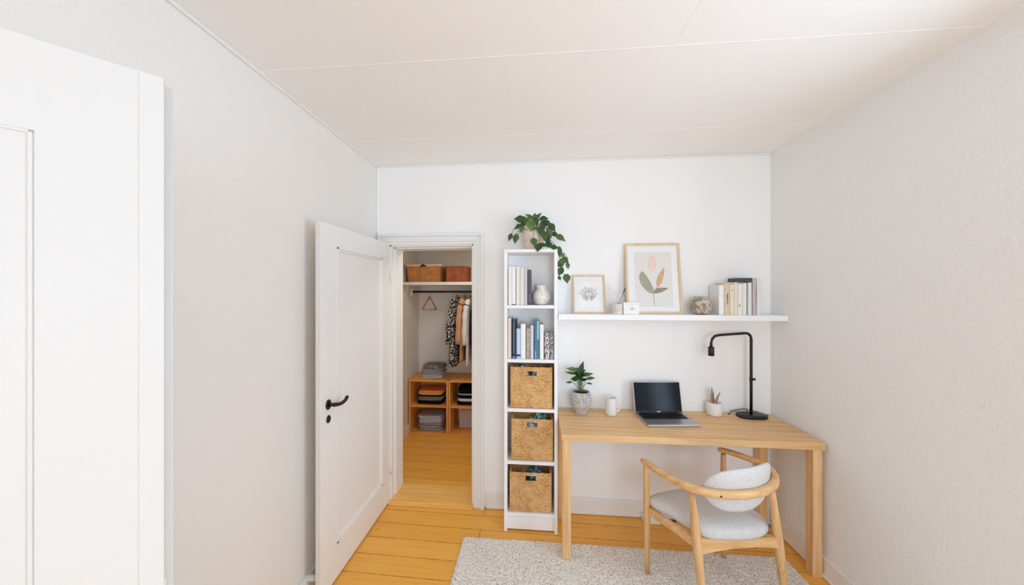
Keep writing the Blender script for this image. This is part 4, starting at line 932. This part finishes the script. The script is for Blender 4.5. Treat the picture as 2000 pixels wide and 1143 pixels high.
# oval back pad following the inside of the rail
i0, i1 = 6*4-1, 13*4+1; path = asp[i0:i1+1]; m_ = len(path); bm = bmesh.new(); rows = []
for i, p in enumerate(path):
    u = -1+2*i/(m_-1); d = (path[min(i+1, m_-1)]-path[max(i-1, 0)]); d.z = 0; d.normalize(); inn = Vector((-d.y, d.x, 0))
    prof = max(0.02, (1-abs(u)**2.6))**0.55
    top = 0.118*prof*(0.94+0.12*max(0, u)); bot = 0.108*prof*(1-0.25*max(0, u)); th = 0.017*max(0.25, prof)**0.6; ring = []
    base_ = p+inn*(0.034)
    for k in range(20):
        a = 2*PI*k/20; cz, cx_ = math.sin(a), math.cos(a)
        z_ = (top if cz > 0 else bot)*math.copysign(abs(cz)**0.75, cz)
        ring.append(bm.verts.new(base_+inn*(th*math.copysign(abs(cx_)**0.6, cx_)-0.16*z_*0)+Vector((0, 0, z_-0.003))-inn*(0.10*z_)))
    rows.append(ring)
for a, b_ in zip(rows, rows[1:]):
    for k in range(20): f = bm.faces.new((a[k], a[(k+1) % 20], b_[(k+1) % 20], b_[k])); f.smooth = True
bm.faces.new(rows[0]); bm.faces.new(rows[-1])
mk('backrest', bm, M['fabric'], ac)

# ================================================================ INSIDE THE CLOSET
CSY = 3.475
cs = thing('closet_shelf', (-0.75, 3.72, 1.69), 'long white shelf above the hanging rod inside the closet', 'shelf')
mk('shelf_board', B(CX0+0.001, CX1-0.001, CSY, CY1-0.001, 1.672, 1.705, bev=0.002), M['closet_wall'], cs)
mk('bracket', BB([(CX0+0.001, CX0+0.022, CSY+0.12, CY1-0.001, 1.60, 1.672), (CX0+0.001, CX0+0.030, 3.71, 3.76, 1.545, 1.64)], 0.002), M['closet_wall'], cs)
bm = bmesh.new(); tube(bm, [(CX0+0.024, 3.735, 1.600), (CX1-0.001, 3.735, 1.600)], 0.0115, 14); tube(bm, [(CX0+0.001+0.020, 3.735, 1.6), (CX0+0.034, 3.735, 1.6)], 0.018, 14)
tag(mk('hanging_rod', bm, M['black'], origin=(-0.7, 3.735, 1.6)), 'dark metal clothes rod under the closet shelf', 'rod')
YBK = CSY+0.05
a, b_ = at(799, 550, YBK), at(853, 550, YBK)
zt = at(826, 519, YBK).z
b1 = basket(a.x, at(857, 550, YBK).x, YBK, 3.80, 1.7065, zt, 'larger light brown wicker basket with pale lining, left on the closet shelf', 'baskets on the closet shelf', M['wicker_dark'], None, 0.022, 0.028, 0.10, cell=0.005, name='wicker_basket')
x0, x1 = a.x-0.024, at(857, 550, YBK).x+0.024
bm = bmesh.new(); 
for (q0, q1) in (((x0, YBK-0.022), (x1, YBK-0.022)), ((x1, YBK-0.022), (x1, 3.822)), ((x1, 3.822), (x0, 3.822)), ((x0, 3.822), (x0, YBK-0.022))):
    n_ = 18; P_ = [Vector((q0[0]+(q1[0]-q0[0])*i/n_, q0[1]+(q1[1]-q0[1])*i/n_, zt+0.002+0.002*math.sin(i*1.9))) for i in range(n_+1)]; tube(bm, P_, [0.013+0.0015*math.sin(i*2.7) for i in range(n_+1)], 10)
q = mk('lining', bm, cloth('ecru_lining', (214, 196, 160)), b1)
rumple('folded_linen', a.x+0.02, x1-0.05, YBK+0.03, 3.78, zt-0.09, zt+0.008, cloth('ecru_linen', (206, 190, 158)), 'ecru linen filling the larger closet basket', 'cloth', seed=11)
mx_ = at(827, 520, YBK-0.03).x
bm = BB([(mx_-0.028, mx_+0.028, YBK-0.044, YBK-0.034, zt-0.012, zt+0.004)], 0.003); tube(bm, [(mx_-0.006, YBK-0.046, zt+0.010), (mx_+0.006, YBK-0.046, zt+0.010)], 0.007, 8); k_ = mk('clasp', bm, M['hole'], b1)
a2, b2 = at(873, 550, YBK+0.03), at(911, 550, YBK+0.03); zt2 = at(890, 521, YBK+0.03).z
basket(a2.x, b2.x, YBK+0.03, 3.79, 1.7065, zt2, 'smaller reddish brown wicker basket, right on the closet shelf', 'baskets on the closet shelf', M['wicker_red'], None, 0.022, 0.028, 0.02, cell=0.005, name='wicker_basket')
# empty hanger
hgm = wood('cherry_hanger', (150, 86, 40), (186, 112, 60), (206, 136, 82), 'x')
def hanger(cx, cy, zt, ang, wd, drop, label, group, x0=None, mat=hgm, tri=True, loc=True):
    t = thing('clothes_hanger', (cx, cy, 1.6), label, 'hanger', group); ca, sa = math.cos(ang), math.sin(ang)
    def P(u, z): return Vector((cx+ca*u, cy+sa*u, z))
    bm = bmesh.new(); tube(bm, [P(0, zt+0.006), P(-wd/2, zt-drop)], 0.0075, 8); tube(bm, [P(0, zt+0.006), P(wd/2, zt-drop)], 0.0075, 8); tube(bm, [P(-wd/2, zt-drop), P(wd/2, zt-drop)], 0.0065, 8)
    mk('hanger_frame', bm, mat, t)
    hk = [P(0, zt+0.002), P(0, zt+0.012), P(0.004, zt+0.018)]
    bm = bmesh.new(); zr = 1.6
    hk = [P(0, zt+0.002), P(0, 1.578)]+[Vector((cx, cy, zr))+Vector((-sa*math.sin(k), ca*math.sin(k), 0))*0.0145+Vector((0, 0, -math.cos(k)*0.0145)) for k in (0.5, 1.1, 1.7, 2.3, 2.9, 3.5, 4.1, 4.6)]
    tube(bm, hk, 0.0018, 6); mk('hook', bm, M['steel'], t); return t
hp = at(839, 580, 3.735); zb_ = at(839, 604, 3.735).z
hanger(hp.x, 3.735, hp.z-0.004, 0.55, 0.165, hp.z-0.004-zb_+0.004, 'empty triangular wooden hanger on the closet rod', 'hangers on the closet rod')
# hanging clothes, seen nearly edge-on
def garment(name, cx, zs, zb, wx, wy, mat, label, seed=1, sleeve=True, skew=0.0, cat='clothing'):
    t = thing(name, (cx, 3.735, zs), label, cat, 'clothes on the closet rod'); r = random.Random(seed)
    bm = bmesh.new(); K, S = 26, 40; rings = []
    for j in range(K+1):
        q = j/K; z = zs-(zs-zb)*q
        sh = min(1.0, 0.12+q*7.0)**0.7
        ex, ey = wx*(0.35+0.65*min(1, q*5))*(1+0.18*q), wy*sh
        ring = []
        for i in range(S):
            a = 2*PI*i/S; fold = 1+0.16*math.sin(a*5+seed+q*1.3)*min(1, q*3)+0.08*math.sin(a*11+seed*2+q*2)*q
            x = cx+skew*q+ex*math.cos(a)*fold; y = 3.735+ey*math.sin(a)
            ring.append(bm.verts.new((x, y, z+(0.006*math.sin(a*5+seed) if j == K else 0))))
        rings.append(ring)
    for a, b_ in zip(rings, rings[1:]):
        for i in range(S): f = bm.faces.new((a[i], a[(i+1) % S], b_[(i+1) % S], b_[i])); f.smooth = True
    bm.faces.new(rings[0]); bm.faces.new(rings[-1]); mk('garment_body', bm, mat, t)
    if sleeve:
        for sg in (-1, 1):
            bm = bmesh.new(); y0 = 3.735+sg*wy*0.93
            L_ = min(0.52, (zs-zb)*0.85)
            P_ = spline([(cx, 3.735+sg*wy*0.72, zs-0.045), (cx-0.008, y0, zs-0.08), (cx-0.022+skew*0.5, y0+sg*0.012, zs-0.22), (cx-0.026+skew, y0+sg*0.006, zs-L_)], 6)
            tube(bm, P_, [0.030+0.004*math.sin(i*1.7+seed) for i in range(len(P_))], 12, 1.0); mk('sleeve', bm, mat, t)
    zz = zs
    bm = bmesh.new(); tube(bm, [(cx, 3.735-wy*0.55, zz-0.050), (cx, 3.735-0.03, zz+0.004), (cx, 3.735, zz+0.010), (cx, 3.735+0.03, zz+0.004), (cx, 3.735+wy*0.55, zz-0.050)], 0.007, 8); mk('shoulder_bar', bm, hgm, t)
    bm = bmesh.new(); tube(bm, [(cx, 3.735, zz+0.006), (cx, 3.735, 1.586)]+[Vector((cx+math.sin(k)*0.014*0, 3.735+math.sin(k)*0.0145, 1.6-math.cos(k)*0.0145)) for k in (0.6, 1.2, 1.8, 2.4, 3.0, 3.6, 4.2, 4.7)], 0.0017, 6); mk('hook', bm, M['steel'], t)
    return t
def gx(px_): return at(px_, 650, 3.6).x
pat = newmat('leopard_print_cloth'); m, nt, b = pat
v = coords(nt); vo = N(nt, 'ShaderNodeTexVoronoi'); vo.inputs['Scale'].default_value = 62; nt.links.new(v, vo.inputs['Vector'])
nt.links.new(ramp(nt, vo.outputs['Distance'], [(0.36, srgb((222, 218, 212))), (0.46, srgb((34, 30, 32)))]), b.inputs['Base Color']); b.inputs['Roughness'].default_value = 0.9; M['leopard'] = m
zs_ = 1.545
garment('patterned_dress', gx(888), 1.548, 0.775+0.0, 0.040, 0.19, M['leopard'], 'black and white patterned dress, leftmost on the closet rod', 2, skew=-0.035)
garment('tan_blouse', gx(902)+0.004, 1.55, 0.83, 0.020, 0.185, cloth('tan_cloth', (196, 150, 112)), 'tan blouse hanging between the patterned dress and the white shirt', 5, skew=-0.012)
garment('white_shirt', gx(914), 1.54, 0.79, 0.024, 0.18, cloth('white_shirting', (224, 220, 218), 0.03), 'white shirt hanging beside the tan blouse on the closet rod', 7, skew=-0.006)
garment('black_jacket', gx(929), 1.545, 0.84, 0.034, 0.185, cloth('black_wool', (34, 30, 32)), 'black jacket at the right edge of the visible closet rod', 9)
# unseen flat lamp housing, added to go with the closet fill light
bm = bmesh.new(); lathe(bm, [(0.19, 2.199), (0.19, 2.16), (0.18, 2.15), (0.17, 2.149)], -0.45, 2.92, 32)
tag(mk('added_closet_lamp', bm, M['white_plastic'], origin=(-0.45, 2.92, 2.2)), 'flat round white lamp housing added unseen above the closet doorway for the fill light', 'lamp')
# two storage cubes
def cube_unit(x0, x1, label):
    t = thing('storage_cabinet', ((x0+x1)/2, 3.81, 0), label, 'cabinet', 'open wooden cabinets in the closet'); y0, y1, h, tk = 3.63, 4.004, 0.612, 0.020
    for a in (x0, x1-tk): mk('side_panel', B(a, a+tk, y0, y1, 0.0006, h, bev=0.001), M['birch'], t)
    mk('top_panel', B(x0+tk, x1-tk, y0, y1, h-tk, h, bev=0.001), M['birch'], t); mk('bottom_panel', B(x0+tk, x1-tk, y0, y1, 0.0006, 0.022, bev=0.001), M['birch'], t)
    mk('shelf', B(x0+tk, x1-tk, y0+0.002, y1-0.01, 0.306, 0.324, bev=0.001), M['birch'], t); mk('back_panel', B(x0+tk, x1-tk, y1-0.008, y1-0.001, 0.022, h-tk), M['birch'], t)
cube_unit(-1.397, -0.947, 'left wooden two compartment cabinet on the closet floor'); cube_unit(-0.942, -0.492, 'right wooden two compartment cabinet, half hidden by the door casing')
def folded(x0, x1, y0, y1, z0, z1, mat, label, group, seed=0, layers=2, name='folded_sweater', cat='folded clothing'):
    """a folded piece: stacked rounded layers joined at a fold along the front"""
    bm = bmesh.new(); lh = (z1-z0)/layers; r = random.Random(seed)
    for l in range(layers):
        S = 44; rings = []; zc_ = z0+lh*(l+0.5); dx = r.uniform(-.006, .006); cx_, cy_ = (x0+x1)/2+dx, (y0+y1)/2; hw, hd = (x1-x0)/2-r.uniform(0, .006), (y1-y0)/2-r.uniform(0, .006)
        for s, zz in ((0.90, -0.5), (0.97, -0.42), (1.0, -0.15), (1.0, 0.15), (0.97, 0.42), (0.90, 0.5), (0.5, 0.52)):
            ring = []
            for i in range(S):
                a = 2*PI*i/S; X_ = math.copysign(abs(math.cos(a))**0.35, math.cos(a)); Y_ = math.copysign(abs(math.sin(a))**0.35, math.sin(a))
                wv = 0.10*math.sin(a*3+seed+l*2)*lh+0.06*math.sin(a*7+seed)*lh
                zq = min(max(zc_+zz*lh*1.02+(wv if abs(zz) < 0.5 else 0), z0), z1)
                ring.append(bm.verts.new((cx_+hw*s*X_, cy_+hd*s*Y_, zq)))
            rings.append(ring)
        for a, b_ in zip(rings, rings[1:]):
            for i in range(S): f = bm.faces.new((a[i], a[(i+1) % S], b_[(i+1) % S], b_[i])); f.smooth = True
        bm.faces.new(rings[0]); bm.faces.new(rings[-1])
    return tag(mk(name, bm, mat, origin=((x0+x1)/2, (y0+y1)/2, z0)), label, cat, group)
def stack(x0, x1, y0, y1, z0, items, group):
    z = z0
    for i, (h, mat, lab, dx) in enumerate(items):
        folded(x0+dx, x1+dx*0.5, y0, y1, z+0.0006, z+h, mat, lab, group, seed=i*3+int(z0*100), layers=2 if h < 0.05 else 3); z += h+0.0005
gy, dg = cloth('grey_knit', (150, 148, 148)), cloth('dark_grey_knit', (98, 94, 98)); lg = cloth('light_grey_knit', (186, 182, 184)); bk = cloth('black_knit', (24, 22, 26)); ch = stripecloth('grey_check', (112, 108, 110), (176, 172, 172), 70)
Yt = 3.70; xa, xb = at(820, 738, Yt).x, at(864, 738, Yt).x
stack(xa, xb, Yt, Yt+0.22, 0.6125, [(0.036, lg, 'light grey folded top at the bottom of the pile on the left cabinet', 0), (0.034, gy, 'grey folded top second from the bottom on the left cabinet', 0.004), (0.032, ch, 'checked grey top third from the bottom on the left cabinet', 0.008), (0.036, stripecloth('charcoal_check', (74, 70, 76), (150, 146, 148), 80), 'dark checked top, topmost of the pile on the left cabinet', 0.02)], 'folded clothes on top of the left cabinet')
Yt = 3.675; xa, xb = at(813, 790, Yt).x, at(864, 790, Yt).x
stack(xa, xb, Yt, Yt+0.26, 0.325, [(0.040, bk, 'black sweater at the bottom of the upper left cabinet compartment', 0), (0.042, cloth('olive_grey_knit', (118, 122, 108)), 'olive grey sweater in the upper left cabinet compartment', 0.002), (0.022, cloth('forest_black', (36, 42, 36)), 'thin dark green shirt under the orange sweater', 0), (0.044, cloth('orange_knit', (226, 150, 84)), 'orange folded sweater in the upper left cabinet compartment', 0.004)], 'folded clothes in the upper left compartment')
xa, xb = at(813, 836, Yt).x, at(864, 836, Yt).x
stack(xa+0.01, xb-0.004, Yt, Yt+0.26, 0.0228, [(0.088, speckle('grey_terry', (112, 110, 114), (160, 156, 158), 90), 'thick dark grey folded blanket, lower of two in the bottom left compartment', 0), (0.078, cloth('silver_grey_knit', (176, 172, 178)), 'light grey folded blanket, upper of two in the bottom left compartment', -0.006)], 'folded blankets in the bottom left compartment')
xa = at(891, 790, Yt).x
wt = cloth('white_knit', (226, 222, 220))
stack(xa, xa+0.30, Yt, Yt+0.26, 0.325, [(0.042, bk, 'black garment at the bottom of the upper right cabinet compartment', 0), (0.030, wt, 'white garment between black ones in the right cabinet', 0), (0.040, cloth('black_fleece', (20, 20, 24)), 'black garment above the white one in the right cabinet', 0.002), (0.014, cloth('pale_grey_tee', (176, 178, 186)), 'thin pale grey shirt between black ones in the right cabinet', 0.004), (0.055, cloth('navy_black_fleece', (22, 22, 30)), 'topmost black garment in the upper right cabinet compartment', 0.012)], 'folded clothes in the upper right compartment')
xa = at(897, 810, 3.80).x
wb = thing('storage_box', (xa+0.14, 3.87, 0.0228), 'pale grey box with dark markings in the lower right compartment', 'box')
zt = 0.262
mk('box_body', B(xa, xa+0.27, 3.80, 3.97, 0.0232, zt-0.03, bev=0.003), cloth('pale_grey_card', (196, 190, 192), 0.03), wb); mk('lid', B(xa-0.003, xa+0.273, 3.797, 3.973, zt-0.0298, zt, bev=0.003), cloth('pale_card_lid', (204, 198, 200), 0.03), wb)
bm = bmesh.new(); r = random.Random(4)
for k in range(7):
    x = xa+0.02+0.022*k; zz_ = zt-0.02+r.uniform(-.01, .006); tube(bm, [(x, 3.7962, zz_), (x+0.02, 3.7962, zz_+r.uniform(-.012, .012))], 0.0022, 6)
mk('scribble_marks', bm, M['hole'], wb)
